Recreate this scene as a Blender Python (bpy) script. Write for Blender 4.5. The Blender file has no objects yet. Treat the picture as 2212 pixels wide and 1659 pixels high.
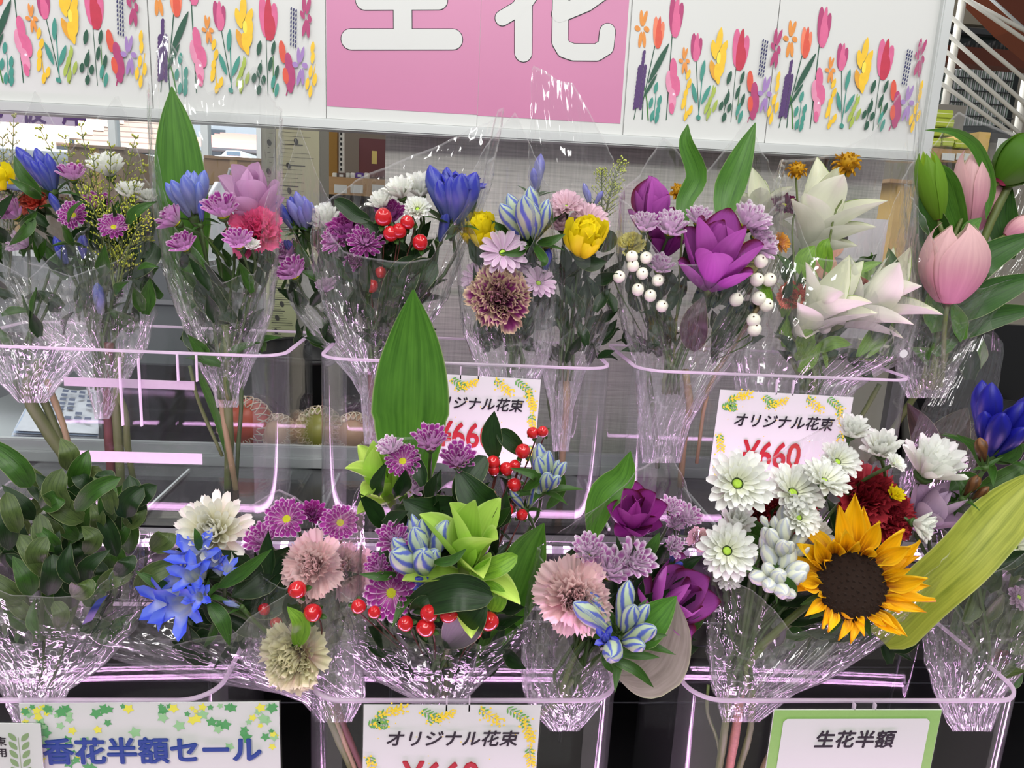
import bpy, bmesh, math, random
from mathutils import Vector, Matrix, noise
D = bpy.data
S = bpy.context.scene
COL = S.collection
R = random.Random(7)
rad = math.radians

# ------------------------------------------------------------------ camera, world, lights
F = 1600.0
PITCH, YAW, ROLL = rad(12.2), rad(4.9), rad(3.1)
CAM = Vector((0, 0, 1.5))
fw = Vector((math.sin(YAW)*math.cos(PITCH), math.cos(YAW)*math.cos(PITCH), -math.sin(PITCH)))
r0 = Vector((math.cos(YAW), -math.sin(YAW), 0))
u0 = r0.cross(fw)
RT = r0*math.cos(ROLL) + u0*math.sin(ROLL)
UP = -r0*math.sin(ROLL) + u0*math.cos(ROLL)
cd = D.cameras.new('camera'); cam = D.objects.new('camera', cd); COL.objects.link(cam)
cd.sensor_width = 36; cd.lens = F/2212*36; cd.clip_start = .01
cam.matrix_world = Matrix(((RT.x, UP.x, -fw.x, CAM.x), (RT.y, UP.y, -fw.y, CAM.y), (RT.z, UP.z, -fw.z, CAM.z), (0, 0, 0, 1)))
S.camera = cam

w = D.worlds.new('world'); S.world = w; w.use_nodes = True
w.node_tree.nodes['Background'].inputs[0].default_value = (.93, .97, 1, 1)
w.node_tree.nodes['Background'].inputs[1].default_value = .29
S.view_settings.view_transform = 'Standard'; S.view_settings.look = 'None'
S.view_settings.gamma = 1; S.view_settings.use_curve_mapping = False
S.view_settings.exposure = 0.0
S.cycles.transparent_max_bounces = 32
S.cycles.max_bounces = 6; S.cycles.diffuse_bounces = 2; S.cycles.glossy_bounces = 2; S.cycles.transmission_bounces = 2
S.cycles.sample_clamp_indirect = 4

def area(name, loc, target, sx, sy, power, col, label=None):
    l = D.lights.new(name, 'AREA'); l.shape = 'RECTANGLE'; l.size = sx; l.size_y = sy
    l.energy = power; l.color = col
    o = D.objects.new(name, l); COL.objects.link(o); o.location = loc
    dv = Vector(target) - Vector(loc)
    o.rotation_euler = dv.to_track_quat('-Z', 'Y').to_euler()
    return o
# fluorescent ceiling tubes of the shop: rows above and behind the photographer
for i, x in enumerate((-1.5, 0.0, 1.5)):
    area('ceiling_tube_light', (x, -.2, 2.75), (x, -.1, 0), .14, 2.2, 23, (1, .98, .95))
area('ceiling_tube_light', (0, -1.6, 2.6), (0, .9, 1.2), 3.0, .3, 36, (1, .99, .97))
# pink grow-light bars of the flower stand (upper shelf lip, lower shelf lip)
LEDC = (1.0, .54, .98)
area('pink_led_bar_light', (.05, .812, 1.128), (.05, .80, 1.4), 1.9, .024, 3.2, LEDC)
area('pink_led_bar_light', (.05, .597, .835), (.05, .66, 1.15), 1.9, .045, 19, LEDC)

# ------------------------------------------------------------------ picture helpers
def ray(px, py): return fw + RT*((px-1106)/F) - UP*((py-829.5)/F)
def P(px, py, y):
    d = ray(px, py); return CAM + d*(y/d.y)
def mpp(p): return (p-CAM).dot(fw)/F
W = {}
def new(name, data, parent=None, M=None, mat=None, **props):
    M = M or Matrix.Identity(4)
    o = D.objects.new(name, data); COL.objects.link(o)
    if parent is not None:
        o.parent = parent; o.matrix_basis = W[parent.name].inverted() @ M
    else: o.matrix_basis = M
    W[o.name] = M
    if mat is not None and data is not None and not data.materials: data.materials.append(mat)
    for k, v in props.items(): o[k] = v
    return o
def thing(name, label, cat, loc, group=None):
    o = new(name, None, None, Matrix.Translation(loc), label=label, category=cat); o.empty_display_size = .02
    if group: o['group'] = group
    return o
class MB:
    def __init__(s): s.v = []; s.f = []; s.uv = []
    def vert(s, p, uv=(0, 0)): s.v.append(tuple(p)); s.uv.append(uv); return len(s.v)-1
    def grid(s, n, m, fn, close=False):          # fn(i,j)->(pos,uv), n rows, m cols
        b = len(s.v)
        for i in range(n):
            for j in range(m):
                p, uv = fn(i, j); s.v.append(tuple(p)); s.uv.append(uv)
        for i in range(n-1):
            for j in range(m if close else m-1):
                j2 = (j+1) % m
                s.f.append((b+i*m+j, b+i*m+j2, b+(i+1)*m+j2, b+(i+1)*m+j))
    def box(s, a, c):
        b = len(s.v)
        for x in (a[0], c[0]):
            for y in (a[1], c[1]):
                for z in (a[2], c[2]): s.v.append((x, y, z)); s.uv.append((0, 0))
        for f in ((0,1,3,2),(4,6,7,5),(0,4,5,1),(2,3,7,6),(0,2,6,4),(1,5,7,3)): s.f.append(tuple(b+i for i in f))
    def poly(s, pts, uv=None):
        b = len(s.v)
        for k, p in enumerate(pts): s.v.append(tuple(p)); s.uv.append(uv[k] if uv else (0, 0))
        s.f.append(tuple(range(b, b+len(pts))))
    def tube(s, pts, radii, n=7, cap=True):
        pts = [Vector(p) for p in pts]
        if not hasattr(radii, '__len__'): radii = [radii]*len(pts)
        t0 = (pts[1]-pts[0]).normalized()
        a = t0.orthogonal().normalized(); m = len(pts); rings = []
        for i in range(m):
            t = (pts[min(i+1, m-1)]-pts[max(i-1, 0)]).normalized()
            a = (a - t*a.dot(t)).normalized(); c = t.cross(a)
            rings.append([(pts[i] + (a*math.cos(2*math.pi*k/n)+c*math.sin(2*math.pi*k/n))*radii[i], (k/n, i/(m-1))) for k in range(n)])
        b = len(s.v)
        s.grid(m, n, lambda i, j: rings[i][j], True)
        if cap:
            s.f.append(tuple(b+k for k in reversed(range(n)))); s.f.append(tuple(b+(m-1)*n+k for k in range(n)))
    def mesh(s, name, smooth=True):
        m = D.meshes.new(name); m.from_pydata(s.v, [], s.f)
        l = m.uv_layers.new(name='UVMap')
        uvs = []
        for lp in m.loops: uvs += s.uv[lp.vertex_index]
        l.data.foreach_set('uv', uvs)
        m.polygons.foreach_set('use_smooth', [smooth]*len(m.polygons))
        m.update(); return m
def basis(o, x, y, z):
    return Matrix(((x.x, y.x, z.x, o.x), (x.y, y.y, z.y, o.y), (x.z, y.z, z.z, o.z), (0, 0, 0, 1)))
def lerp(a, b, t): return a+(b-a)*t
def interp(tab, x):
    if x <= tab[0][0]: return tab[0][1]
    for (a, p), (b, q) in zip(tab, tab[1:]):
        if x <= b: return lerp(p, q, (x-a)/(b-a))
    return tab[-1][1]
def sm(t): return t*t*(3-2*t)
def spline(pts, n):
    pts = [Vector(p) for p in pts]
    if len(pts) == 2: return [pts[0].lerp(pts[1], i/(n-1)) for i in range(n)]
    q = [pts[0]*2-pts[1]] + pts + [pts[-1]*2-pts[-2]]; out = []
    for k in range(n):
        u = k/(n-1)*(len(pts)-1); i = min(int(u), len(pts)-2); t = u-i
        a, b, c, d = q[i:i+4]
        out.append(.5*((2*b)+(c-a)*t+(2*a-5*b+4*c-d)*t*t+(3*b-a-3*c+d)*t**3))
    return out
def srgb(h):
    if isinstance(h, tuple): return h if len(h) == 4 else h+(1,)
    c = [int(h[i:i+2], 16)/255 for i in (0, 2, 4)]
    return tuple((x/12.92 if x <= .04045 else ((x+.055)/1.055)**2.4) for x in c)+(1,)

# ------------------------------------------------------------------ materials
MATS = {}
def newmat(name):
    m = D.materials.new(name); m.use_nodes = True; nt = m.node_tree; nt.nodes.clear()
    out = nt.nodes.new('ShaderNodeOutputMaterial'); return m, nt, out
def nd(nt, t, ins=None, **kw):
    n = nt.nodes.new(t)
    for k, v in kw.items(): setattr(n, k, v)
    for k, v in (ins or {}).items():
        if hasattr(v, 'is_linked') or isinstance(v, bpy.types.NodeSocket): nt.links.new(v, n.inputs[k])
        else: n.inputs[k].default_value = v
    return n
def math_(nt, op, a, b=0.0, clamp=False):
    n = nd(nt, 'ShaderNodeMath', {0: a, 1: b}, operation=op); n.use_clamp = clamp; return n.outputs[0]
def mixc(nt, f, a, b):
    n = nd(nt, 'ShaderNodeMix', data_type='RGBA')
    for k, v in ((0, f), (6, a), (7, b)):
        if isinstance(v, bpy.types.NodeSocket): nt.links.new(v, n.inputs[k])
        else: n.inputs[k].default_value = v
    return n.outputs[2]
def plain(name, col, rough=.5, metal=0, emit=0, noise_amt=0, nscale=40, bump=0, coat=0, stretch=None):
    if name in MATS: return MATS[name]
    m, nt, out = newmat(name); c = srgb(col)
    b = nd(nt, 'ShaderNodeBsdfPrincipled', {'Base Color': c, 'Roughness': rough, 'Metallic': metal, 'Coat Weight': coat})
    if noise_amt or bump:
        tc = nd(nt, 'ShaderNodeTexCoord'); v = tc.outputs['Object']
        if stretch: v = nd(nt, 'ShaderNodeMapping', {'Vector': v, 'Scale': stretch}).outputs[0]
        n = nd(nt, 'ShaderNodeTexNoise', {'Vector': v, 'Scale': nscale, 'Detail': 4})
        if noise_amt:
            dk = tuple(x*(1-noise_amt) for x in c[:3])+(1,); lt = tuple(min(1, x*(1+noise_amt)) for x in c[:3])+(1,)
            nt.links.new(mixc(nt, n.outputs[0], dk, lt), b.inputs['Base Color'])
        if bump:
            bp = nd(nt, 'ShaderNodeBump', {'Strength': bump, 'Distance': .002, 'Height': n.outputs[0]})
            nt.links.new(bp.outputs[0], b.inputs['Normal'])
    if emit: b.inputs['Emission Color'].default_value = c; b.inputs['Emission Strength'].default_value = emit
    nt.links.new(b.outputs[0], out.inputs[0]); MATS[name] = m; return m
def petalmat(name, base, tip, edge=None, ew=.25, back=None, backtip=None, streak=.25, tl=.38, rough=.5, tipstart=.1, tipend=.9):
    """petal: colour runs base->tip along v, a pale margin across u, a different underside"""
    if name in MATS: return MATS[name]
    m, nt, out = newmat(name)
    uv = nd(nt, 'ShaderNodeUVMap'); sx = nd(nt, 'ShaderNodeSeparateXYZ', {0: uv.outputs[0]})
    u, v = sx.outputs[0], sx.outputs[1]
    ns = nd(nt, 'ShaderNodeTexNoise', {'Vector': nd(nt, 'ShaderNodeMapping', {'Vector': uv.outputs[0], 'Scale': (14, 1.2, 1)}).outputs[0], 'Scale': 1.0, 'Detail': 3})
    oi = nd(nt, 'ShaderNodeObjectInfo')
    vn = math_(nt, 'ADD', v, math_(nt, 'MULTIPLY', math_(nt, 'SUBTRACT', ns.outputs[0], .5), .45))
    tt = nd(nt, 'ShaderNodeMapRange', {'Value': vn, 'From Min': tipstart, 'From Max': tipend}, interpolation_type='SMOOTHSTEP').outputs[0]
    col = mixc(nt, tt, srgb(base), srgb(tip))
    if edge:
        e = math_(nt, 'MULTIPLY', math_(nt, 'ABSOLUTE', math_(nt, 'SUBTRACT', u, .5)), 2.0)
        e = math_(nt, 'MAXIMUM', e, math_(nt, 'POWER', v, 3.0))
        e = math_(nt, 'ADD', e, math_(nt, 'MULTIPLY', math_(nt, 'SUBTRACT', ns.outputs[0], .5), .3))
        ef = nd(nt, 'ShaderNodeMapRange', {'Value': e, 'From Min': 1-ew*1.5, 'From Max': 1.0}, interpolation_type='SMOOTHSTEP').outputs[0]
        col = mixc(nt, ef, col, srgb(edge))
    if back:
        g = nd(nt, 'ShaderNodeNewGeometry')
        bc = mixc(nt, tt, srgb(back), srgb(backtip or back))
        col = mixc(nt, g.outputs['Backfacing'], col, bc)
    st = math_(nt, 'ADD', 1-streak*.5, math_(nt, 'MULTIPLY', ns.outputs[0], streak))
    st = math_(nt, 'MULTIPLY', st, math_(nt, 'ADD', .9, math_(nt, 'MULTIPLY', oi.outputs['Random'], .18)))
    col = nd(nt, 'ShaderNodeVectorMath', {0: col, 1: nd(nt, 'ShaderNodeCombineXYZ', {0: st, 1: st, 2: st}).outputs[0]}, operation='MULTIPLY').outputs[0]
    bp = nd(nt, 'ShaderNodeBump', {'Strength': .25, 'Distance': .001, 'Height': ns.outputs[0]})
    b = nd(nt, 'ShaderNodeBsdfPrincipled', {'Base Color': col, 'Roughness': rough, 'Specular IOR Level': .3, 'Normal': bp.outputs[0]})
    t = nd(nt, 'ShaderNodeBsdfTranslucent', {'Color': col})
    mx = nd(nt, 'ShaderNodeMixShader', {0: tl, 1: b.outputs[0], 2: t.outputs[0]})
    nt.links.new(mx.outputs[0], out.inputs[0]); MATS[name] = m; return m
def leafmat(name, dark, light, vein=.5, rough=.38, back=None):
    if name in MATS: return MATS[name]
    m, nt, out = newmat(name)
    uv = nd(nt, 'ShaderNodeUVMap'); sx = nd(nt, 'ShaderNodeSeparateXYZ', {0: uv.outputs[0]})
    u, v = sx.outputs[0], sx.outputs[1]
    au = math_(nt, 'ABSOLUTE', math_(nt, 'SUBTRACT', u, .5))
    ns = nd(nt, 'ShaderNodeTexNoise', {'Vector': nd(nt, 'ShaderNodeMapping', {'Vector': uv.outputs[0], 'Scale': (16, 1.5, 1)}).outputs[0], 'Scale': 1.2, 'Detail': 4})
    n2 = nd(nt, 'ShaderNodeTexNoise', {'Vector': uv.outputs[0], 'Scale': 4.0, 'Detail': 3})
    f = math_(nt, 'ADD', math_(nt, 'MULTIPLY', ns.outputs[0], .6), math_(nt, 'MULTIPLY', n2.outputs[0], .5))
    f = nd(nt, 'ShaderNodeMapRange', {'Value': f, 'From Min': .35, 'From Max': .75}).outputs[0]
    col = mixc(nt, f, srgb(dark), srgb(light))
    mid = nd(nt, 'ShaderNodeMapRange', {'Value': au, 'From Min': .0, 'From Max': .03, 'To Min': 1.0, 'To Max': 0.0}).outputs[0]
    col = mixc(nt, math_(nt, 'MULTIPLY', mid, vein), col, srgb(light))
    edge = nd(nt, 'ShaderNodeMapRange', {'Value': au, 'From Min': .478, 'From Max': .5}).outputs[0]
    col = mixc(nt, math_(nt, 'MULTIPLY', edge, .5), col, srgb('c9cf9a'))
    if back:
        g = nd(nt, 'ShaderNodeNewGeometry'); col = mixc(nt, g.outputs['Backfacing'], col, srgb(back))
    bp = nd(nt, 'ShaderNodeBump', {'Strength': .3, 'Distance': .001, 'Height': ns.outputs[0]})
    b = nd(nt, 'ShaderNodeBsdfPrincipled', {'Base Color': col, 'Roughness': rough, 'Normal': bp.outputs[0], 'Specular IOR Level': .4})
    t = nd(nt, 'ShaderNodeBsdfTranslucent', {'Color': col})
    mx = nd(nt, 'ShaderNodeMixShader', {0: .2, 1: b.outputs[0], 2: t.outputs[0]})
    nt.links.new(mx.outputs[0], out.inputs[0]); MATS[name] = m; return m
def film(name, tint, f0, rough, bump, scale, haze=.05, hazecol='ffffff', sheet=False, grz=1.0, crease_haze=.5):
    """thin clear sheet: see-through, a Schlick sheen the same from both sides, a little milkiness; on wraps extra haze paints highlights along creases, low down and at the cut edge"""
    if name in MATS: return MATS[name]
    m, nt, out = newmat(name)
    tr = nd(nt, 'ShaderNodeBsdfTransparent', {'Color': srgb(tint)})
    nrm = None; hz_f = haze
    if sheet:
        at = nd(nt, 'ShaderNodeAttribute', attribute_name='crease_haze'); uv = nd(nt, 'ShaderNodeUVMap')
        mp = nd(nt, 'ShaderNodeMapping', {'Vector': uv.outputs[0], 'Scale': (30*scale, 6*scale, 1)})
        n1 = nd(nt, 'ShaderNodeTexNoise', {'Vector': mp.outputs[0], 'Scale': 1.0, 'Detail': 1, 'Roughness': .5, 'Distortion': 1.0})
        nrm = nd(nt, 'ShaderNodeBump', {'Strength': bump, 'Distance': .004, 'Height': n1.outputs[0]}).outputs[0]
        hz_f = math_(nt, 'ADD', math_(nt, 'MULTIPLY', at.outputs['Fac'], crease_haze), haze)
    gl = nd(nt, 'ShaderNodeBsdfGlossy', {'Color': (1, 1, 1, 1), 'Roughness': rough})
    df = nd(nt, 'ShaderNodeBsdfDiffuse', {'Color': srgb(hazecol)})
    tl = nd(nt, 'ShaderNodeBsdfTranslucent', {'Color': srgb(hazecol)})
    hz = nd(nt, 'ShaderNodeMixShader', {0: .5, 1: df.outputs[0], 2: tl.outputs[0]})
    lw = nd(nt, 'ShaderNodeLayerWeight', {'Blend': .5})
    if nrm is not None:
        for n in (gl, lw): nt.links.new(nrm, n.inputs['Normal'])
    a = nd(nt, 'ShaderNodeMixShader', {0: hz_f, 1: tr.outputs[0], 2: hz.outputs[0]})
    f = math_(nt, 'ADD', math_(nt, 'MULTIPLY', math_(nt, 'POWER', lw.outputs['Facing'], 5.0), (1-f0)*grz), f0, True)
    b = nd(nt, 'ShaderNodeMixShader', {0: f, 1: a.outputs[0], 2: gl.outputs[0]})
    nt.links.new(b.outputs[0], out.inputs[0]); MATS[name] = m; return m
def flat(name, col, rough=.6): return plain(name, col, rough)

CELLO = film('cellophane', 'fefefe', .11, .075, .5, 1.0, .012, sheet=True, grz=.7, crease_haze=.42)
CELLO2 = film('cellophane_smooth', 'fefefe', .12, .06, .3, .6, .02, crease_haze=.4, sheet=True, grz=.7)
CELLO3 = film('dark_clear_film', 'fefefe', .10, .07, .4, .7, .002, sheet=True, grz=.6, crease_haze=.08)
ACR = film('clear_acrylic', 'fafbfb', .022, .03, 0, 1, .006, grz=.8)
ACRB = film('acrylic_corner_haze', 'f4f6f6', .05, .12, 0, 1, .055, grz=1)
def rimmat():
    m, nt, out = newmat('polished_acrylic_edge')
    c = srgb('fff4ff')
    d = nd(nt, 'ShaderNodeBsdfPrincipled', {'Base Color': c, 'Roughness': .2}); t = nd(nt, 'ShaderNodeBsdfTranslucent', {'Color': c})
    mx = nd(nt, 'ShaderNodeMixShader', {0: .75, 1: d.outputs[0], 2: t.outputs[0]}); nt.links.new(mx.outputs[0], out.inputs[0]); return m
RIM = rimmat()
STEMM = plain('green_stem', '5c6a34', .5, noise_amt=.4, nscale=60, stretch=(1, 1, .2))
STEMD = plain('dark_green_stem', '3d5526', .5, noise_amt=.4, nscale=60)
STEMB = plain('pale_tan_stem', '94825a', .55, noise_amt=.3, nscale=80, stretch=(1, 1, .2))
STEMR = plain('reddish_woody_stem', '5e3028', .6, noise_amt=.4, nscale=80)
# ------------------------------------------------------------------ flower kit
def petal(W_=.3, shape='round', curl=0.3, cup=.15, nL=8, nW=4, ruffle=0, rf=3, notch=0, twist=0, seed=0, fold=0):
    """unit-long petal from the origin along +Y, inner face +Z"""
    rr = random.Random(seed); mb = MB(); ys = [0]; zs = [0]; a = 0
    ph = rr.random()*6
    for i in range(nL):
        a = curl*(i+.5)/nL*1.0
        ys.append(ys[-1]+math.cos(a)/nL); zs.append(zs[-1]+math.sin(a)/nL)
    def width(t):
        if shape == 'round': return (.32+.68*sm(min(1, t/.6)))*math.sqrt(max(0, 1-max(0, (t-.72)/.30)**2))
        if shape == 'strap': return (.55+.45*sm(min(1, t/.5)))*math.sqrt(max(0, 1-max(0, (t-.82)/.19)**2))
        if shape == 'point': return (.5+.5*sm(min(1, t/.42)))*(1 if t < .5 else max(.02, 1-((t-.5)/.5)**1.9))
        if shape == 'acute': return (.45+.55*sm(min(1, t/.35)))*(1 if t < .4 else max(.02, (1-((t-.4)/.6)**1.4)))
        if shape == 'ovate': return (.45+.55*sm(min(1, t/.5)))*max(.03, 1-max(0, (t-.5)/.5)**2.2)**.75
        if shape == 'fan': return .16+.84*t**.9
    def fn(i, j):
        t = i/nL; s = -1+2*j/nW; wv = width(t)*W_/2
        x = s*wv; y = ys[i]; z = zs[i] + cup*wv*s*s*2 + fold*abs(s)*wv
        if notch and i == nL: y -= notch*(1-abs(s))*.5*(1+math.sin(j*2.4+ph)*.6)
        if shape == 'fan' and i >= nL-1: y += .05*math.sin(j*2.9+ph)-.13*s*s; 
        elif shape == 'fan': y -= .13*s*s*t
        if ruffle: z += ruffle*t*t*math.sin(rf*s*3.1+ph)+ruffle*.4*t*math.sin(rf*2.3*s+ph*2); y += ruffle*.3*t*math.cos(rf*1.7*s+ph)
        if twist:
            q = twist*t; x, z = x*math.cos(q)-z*math.sin(q)*.3, z+x*math.sin(q)
        return (x, y, z), ((s+1)/2, t)
    mb.grid(nL+1, nW+1, fn); return mb
MESH = {}
def pmesh(key, mat, **kw):
    k = (key, mat.name, kw.get('seed', 0))
    if k not in MESH:
        m = petal(**kw).mesh('petal'); m.materials.append(mat); MESH[k] = m
    return MESH[k]
def lathe(prof, n=12, fn=None):
    mb = MB(); m = len(prof)
    mb.grid(m, n, lambda i, j: ((prof[i][0]*math.cos(2*math.pi*j/n)*(fn(i, j) if fn else 1), prof[i][0]*math.sin(2*math.pi*j/n)*(fn(i, j) if fn else 1), prof[i][1]), (j/n, i/(m-1))), True)
    b = len(mb.v)-m*n
    mb.f.append(tuple(b+k for k in reversed(range(n)))); mb.f.append(tuple(b+(m-1)*n+k for k in range(n)))
    return mb
def cached(key, make, mat):
    k = (key, mat.name)
    if k not in MESH:
        m = make().mesh(key); m.materials.append(mat); MESH[k] = m
    return MESH[k]

def axisM(c, ax, size, spin=0):
    z = ax.normalized(); x = z.cross(fw).cross(z)
    if x.length < .1: x = RT
    x = (x - z*x.dot(z)).normalized(); y = z.cross(x)
    x2 = x*math.cos(spin)+y*math.sin(spin); y2 = z.cross(x2)
    return basis(c, x2*size, y2*size, z*size)
def Tm(x, y, z): return Matrix.Translation((x, y, z))
def Rz(a): return Matrix.Rotation(a, 4, 'Z')
def Rx(a): return Matrix.Rotation(a, 4, 'X')
def Sc(x, y=None, z=None):
    return Matrix.Diagonal((x, y if y is not None else x, z if z is not None else x, 1))

PM = petalmat
def M_(k):
    t = {
    'purple': lambda: PM('purple_petal', 'cf78c0', 'a83a9c', 'f6dcf0', .22, 'f6e0f2', 'd8a0d4'),
    'purple_striped': lambda: PM('purple_striped_petal', 'fbf2fa', 'b040a6', 'fdf6fc', .45, 'fdf6fc', 'e6c4e4', .3),
    'magenta': lambda: PM('magenta_petal', 'a23c94', '9a2f86', 'd78cc8', .18, 'c98fc4', 'a858a2'),
    'palepink': lambda: PM('pale_lilac_petal', 'd9b4d4', 'e3c6df', 'eedcea', .3, 'e0c8de'),
    'pinkmum': lambda: PM('shell_pink_petal', 'f3cfd9', 'f2d5e2', None, 0, 'f3dbe4'),
    'white': lambda: PM('white_petal', 'f2f4dc', 'fbfcf8', None, 0, 'f4f6ee', None, .1, .3),
    'cream': lambda: PM('cream_white_petal', 'f1edc4', 'fbfaf0', None, 0, 'f6f3e4', None, .1, .3),
    'yellow': lambda: PM('yellow_petal', 'fde41c', 'fff030', None, 0, 'ffea20', None, .2),
    'dark': lambda: PM('maroon_petal', '5a1440', '6e1d50', None, 0, '7c3158'),
    'orange': lambda: PM('orange_petal', 'e8930a', 'f2b21a', None, 0, 'd98a10'),
    'dried': lambda: PM('ochre_floret', 'a8700c', 'd8a41c', None, 0, 'b07c14', None, .5),
    'cur_purple': lambda: PM('purple_bract', 'c868c4', 'c264c0', '7a2c3c', .2, 'b04cb0', 'bc5cb8', .3, .25, .45),
    'cur_dark': lambda: PM('deep_purple_bract', 'a83ca0', 'b044a4', '6a2030', .2, 'a03898', 'a8409e', .3, .25, .45),
    'cur_white': lambda: PM('white_bract', 'fbfbf2', 'f4f6dc', '9ab84e', .03, 'f4f5e6', None, .1, .3),
    'cur_pink': lambda: PM('pink_bract', 'e7b2dc', 'e9bfe4', None, 0, 'e3b4dc', None, .15, .35),
    'cur_green': lambda: PM('lime_bract', '9cc848', 'bfe468', 'd6f08c', .12, 'a8d450', 'b8e060', .2, .3),
    'car_pink': lambda: PM('pale_pink_ruffle', 'ffccd0', 'ffe2e0', None, 0, 'ffd6d8', None, .05, .6),
    'car_hot': lambda: PM('hot_pink_ruffle', 'ff5896', 'ff7cae', None, 0, 'ff68a0', None, .1, .45),
    'car_mauve': lambda: PM('mauve_ruffle', '9c3f86', '9c4384', 'dcc6a2', .3, '974482', 'b98a94', .3, .2),
    'car_red': lambda: PM('dark_red_ruffle', '8e1f2c', 'a82f3a', None, 0, '8a2030', None, .3, .2),
    'car_coral': lambda: PM('coral_ruffle', 'e8604a', 'f4866e', None, 0, 'e86a54', None, .15, .25),
    'car_cream': lambda: PM('cream_pink_ruffle', 'e6b8ae', 'ece8bc', 'f2eccc', .3, 'e6c4b4', 'ece6c0', .15, .45),
    'car_yellow': lambda: PM('lemon_ruffle', 'e9e066', 'f6f09a', None, 0, 'efe880', None, .1, .3),
    'sun': lambda: PM('sunflower_ray', 'a05204', 'fcc410', 'ffd028', .25, 'e8a010', 'f6b814', .4, .3, .5, .0, .5),
    'lily': lambda: PM('pink_lily_petal', 'cf8c9c', 'e4b4b8', 'ece6c4', .28, 'd494a4', 'e8bcbe', .2, .25),
    'paleb': lambda: PM('pale_mauve_bract', 'c9aecb', 'cfb9cf', None, 0, 'c6adc8', None, .15, .3),
    }[k]
    return t()
def gentmat(name, base, tip, stripe, sw=.5):
    if name in MATS: return MATS[name]
    m, nt, out = newmat(name)
    uv = nd(nt, 'ShaderNodeUVMap'); sx = nd(nt, 'ShaderNodeSeparateXYZ', {0: uv.outputs[0]})
    u, v = sx.outputs[0], sx.outputs[1]
    ns = nd(nt, 'ShaderNodeTexNoise', {'Vector': uv.outputs[0], 'Scale': 5.0, 'Detail': 3})
    ph = math_(nt, 'MULTIPLY', math_(nt, 'ADD', math_(nt, 'ADD', u, math_(nt, 'MULTIPLY', v, .35)), math_(nt, 'MULTIPLY', ns.outputs[0], .1)), 31.4159)
    s = math_(nt, 'SINE', ph)
    f = nd(nt, 'ShaderNodeMapRange', {'Value': s, 'From Min': -.2, 'From Max': .75}).outputs[0]
    body = nd(nt, 'ShaderNodeMapRange', {'Value': math_(nt, 'ADD', v, math_(nt, 'MULTIPLY', ns.outputs[0], .3)), 'From Min': .35, 'From Max': 1.05}).outputs[0]
    col = mixc(nt, body, srgb(base), srgb(tip))
    col = mixc(nt, math_(nt, 'MULTIPLY', f, sw), col, srgb(stripe))
    b = nd(nt, 'ShaderNodeBsdfPrincipled', {'Base Color': col, 'Roughness': .42})
    t = nd(nt, 'ShaderNodeBsdfTranslucent', {'Color': col})
    mx = nd(nt, 'ShaderNodeMixShader', {0: .2, 1: b.outputs[0], 2: t.outputs[0]})
    nt.links.new(mx.outputs[0], out.inputs[0]); MATS[name] = m; return m
GEN = {'deep': ('5868a8', '2426b0', '7c86b8', .4), 'striped': ('cbdaa4', 'b9cbb8', '3446c4', .85), 'pale': ('8c98b4', '5a6cd0', '9aa6d0', .5),
       'sky': ('dfe6dc', '3c52dc', '7c94e6', .4), 'white': ('e4e8cc', 'e9ecdf', 'a9b2d6', .55), 'navy': ('1c2088', '14149a', '0c0c60', .4), 'brown': ('4a2a12', '86582c', '301a0c', .6), 'violet': ('8d8fbc', '6f6ec6', '9a9ccc', .4)}
def gmat(k): return gentmat('gentian_'+k, *GEN[k])
LEAFC = lambda: leafmat('lance_leaf', '1f3d12', '3f6a22')
LEAFD = lambda: leafmat('dark_leaf', '10240e', '23421a', .3)
LEAFB = lambda: leafmat('broad_leaf', '2f5c18', '568c2e', .35, .36)
LEAFY = lambda: leafmat('yellow_green_leaf', '6d7f1e', 'b4bd4a', .5)
LEAFG = lambda: leafmat('lime_leaf', '4c7a1c', '8ab838', .4)
LEAFU = lambda: leafmat('underside_leaf', '7c756a', 'a69d92', .4, .5)

def part(bq, name, data, M, mat=None, label=None, kind=None):
    o = new(name, data, bq, M, mat)
    if label: o['label'] = label
    if kind: o['kind'] = kind
    return o
DEF = {}      # per-bouquet defaults: tie point
def stem(fl, base, ax, tie, r=.0016, mat=None):
    L = (base-tie).length
    p1 = base - ax*L*.25; jit = Vector((R.uniform(-1, 1)*.01, R.uniform(-1, 1)*.008, 0))
    mb = MB(); mb.tube(spline([base-ax*.001, p1, tie+jit+Vector((0, 0, L*.2)), tie+jit], 9), r, 6)
    inv = Matrix.Identity(4)
    new('stem', mb.mesh('stem'), fl, inv, mat or STEMD)
class BQ: pass
def bouquet(label, tie, d, group=None, name='bouquet', cat='bouquet'):
    b = BQ(); b.tie = P(tie[0], tie[1], d); b.d = d
    b.o = thing(name, label, cat, b.tie, group); return b
def head(b, px, py, dd, tilt):
    c = P(px, py, b.d+dd)
    ax = (-fw + RT*tilt[0] + UP*tilt[1]).normalized(); return c, ax
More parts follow.
